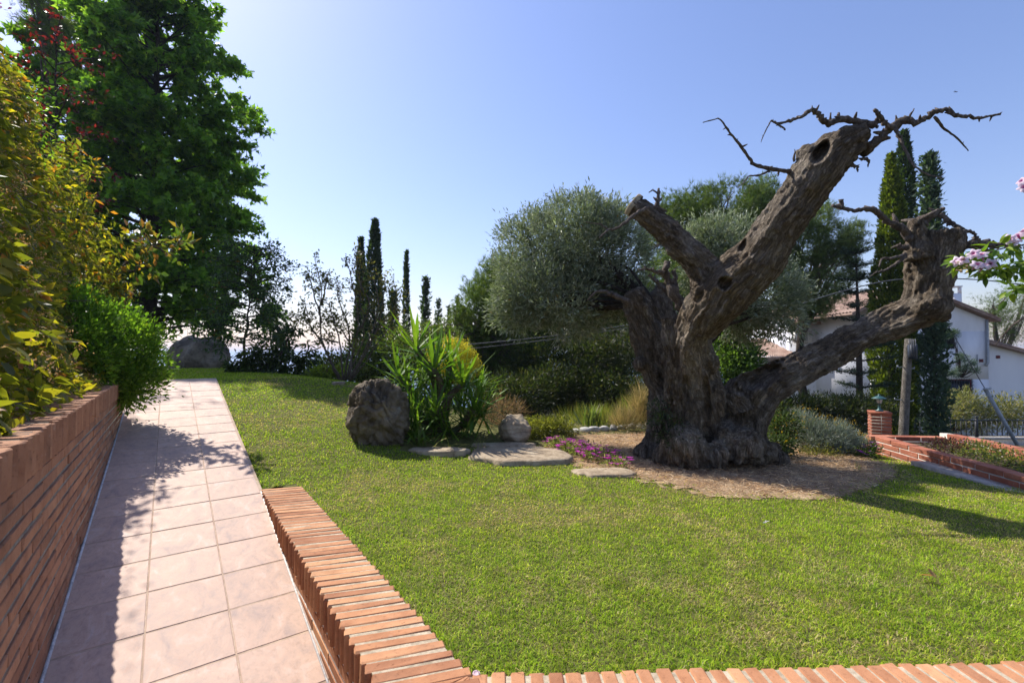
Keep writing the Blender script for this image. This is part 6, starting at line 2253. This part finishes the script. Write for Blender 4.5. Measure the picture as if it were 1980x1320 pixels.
# ------------------------------------------------------------------ small things
def litter(name, label, u, v, size, col, cat, tm=T_OVAL, k=1, mat='petal'):
    p = gpt(u, v) + A([0, 0, .028])
    D = rand_dir(k) * A([1, 1, .3])
    o = link(name, leaf_mesh(name, [leaves(np.zeros((k, 3)) + R.normal(size=(k, 3)) * A([.006, .006, .003]), D, size, tm, A(col) * np.ones((k, 1)), upw=.6)], M[mat]), loc=tuple(p))
    return tag(o, label, cat)
litter('petal', 'white fallen petals on the lawn in front of the olive', 1482, 1017, .022, (.8, .78, .78), 'petals', k=5)
litter('dead_leaf', 'curled brown dead leaf lying on the right of the lawn', 1802, 1124, .05, (.38, .22, .10), 'leaf', T_HEART, k=2, mat='leaf_dry')
litter('dead_leaf', 'small brown leaf on the lawn near the brick kerb', 745, 958, .03, (.36, .22, .12), 'leaf', k=1, mat='leaf_dry')
p = A([-.112, 1.486, -.004])
mb = MB(); lathe(mb, [(0, .003), (.008, .003), (.009, .0045), (.0115, .004), (.0125, 0), (0, 0)], 18)
b = NT('cap_metal'); b.surf((.6, .42, .46), .6)
o = link('bottle_cap', mb.data('bottle_cap', b.m), loc=tuple(p)); o.rotation_euler = (.1, .05, 0)
tag(o, 'small pale bottle cap at the corner of the brick kerb', 'bottle cap')
bp2 = at(1848, 178, 90)
mb = MB()
for sg in (-1, 1):
    mb.add(A([[0, -.12, 0], [sg * .45, -.08, .1], [sg * 1.0, .12, .04 * sg + .04], [sg * .45, .14, .09], [0, .16, 0]]), [[0, 1, 3, 4]])
    mb.F.setdefault(3, []).append(A([[1, 2, 3]]) + mb.n - 5)
V = spline(A([[0, -.32, 0], [0, -.15, .01], [0, .1, 0], [0, .38, 0]]), 8)
mb.tube(V, np.interp(np.linspace(0, 1, 8), [0, .3, .6, 1], [.02, .075, .06, .015]), 8)
o = link('bird', mb.data('bird', M['darkbox'], True), loc=tuple(bp2))
o.rotation_euler = (.35, -.12, .5)
tag(o, 'tiny dark bird gliding in the blue sky above the dead branches', 'bird')

n = 260
x, y = R.uniform(-2.5, 4, n), R.uniform(1.7, 5.5, n)
k = lawn_mask(x, y) & (st(x, y)[1] > .4) & (np.abs(x) < y * 1.15)
x, y = x[k], y[k]
n = len(x)
o = link('leaf_litter', leaf_mesh('leaf_litter', [leaves(np.stack([x, y, lawn_z(x, y) + .014], 1), np.stack([R.normal(size=n), R.normal(size=n), R.normal(size=n) * .2], 1), R.uniform(.008, .022, n), T_OVAL, mixcol(n, [(.42, .30, .15), (.50, .42, .16), (.30, .18, .09)]), upw=.7)], M['leaf_dry']))
tag(o, 'tiny dry leaves and bits scattered over the lawn', 'leaf litter', kind='stuff')

# ------------------------------------------------------------------ sea haze
mb = MB()
mb.box((-18500, -400, -95), (18500, 20500, 24))
hm, hnt, hout = newmat('haze_air')
hv = hnt.nodes.new('ShaderNodeVolumePrincipled')
hv.inputs['Color'].default_value = (.62, .76, 1.0, 1)
hv.inputs['Density'].default_value = 0.0004
hv.inputs['Anisotropy'].default_value = 0.2
hnt.links.new(hv.outputs[0], hout.inputs['Volume'])
hz_ = link('haze', mb.data('haze', hm))
hz_['kind'] = 'stuff'
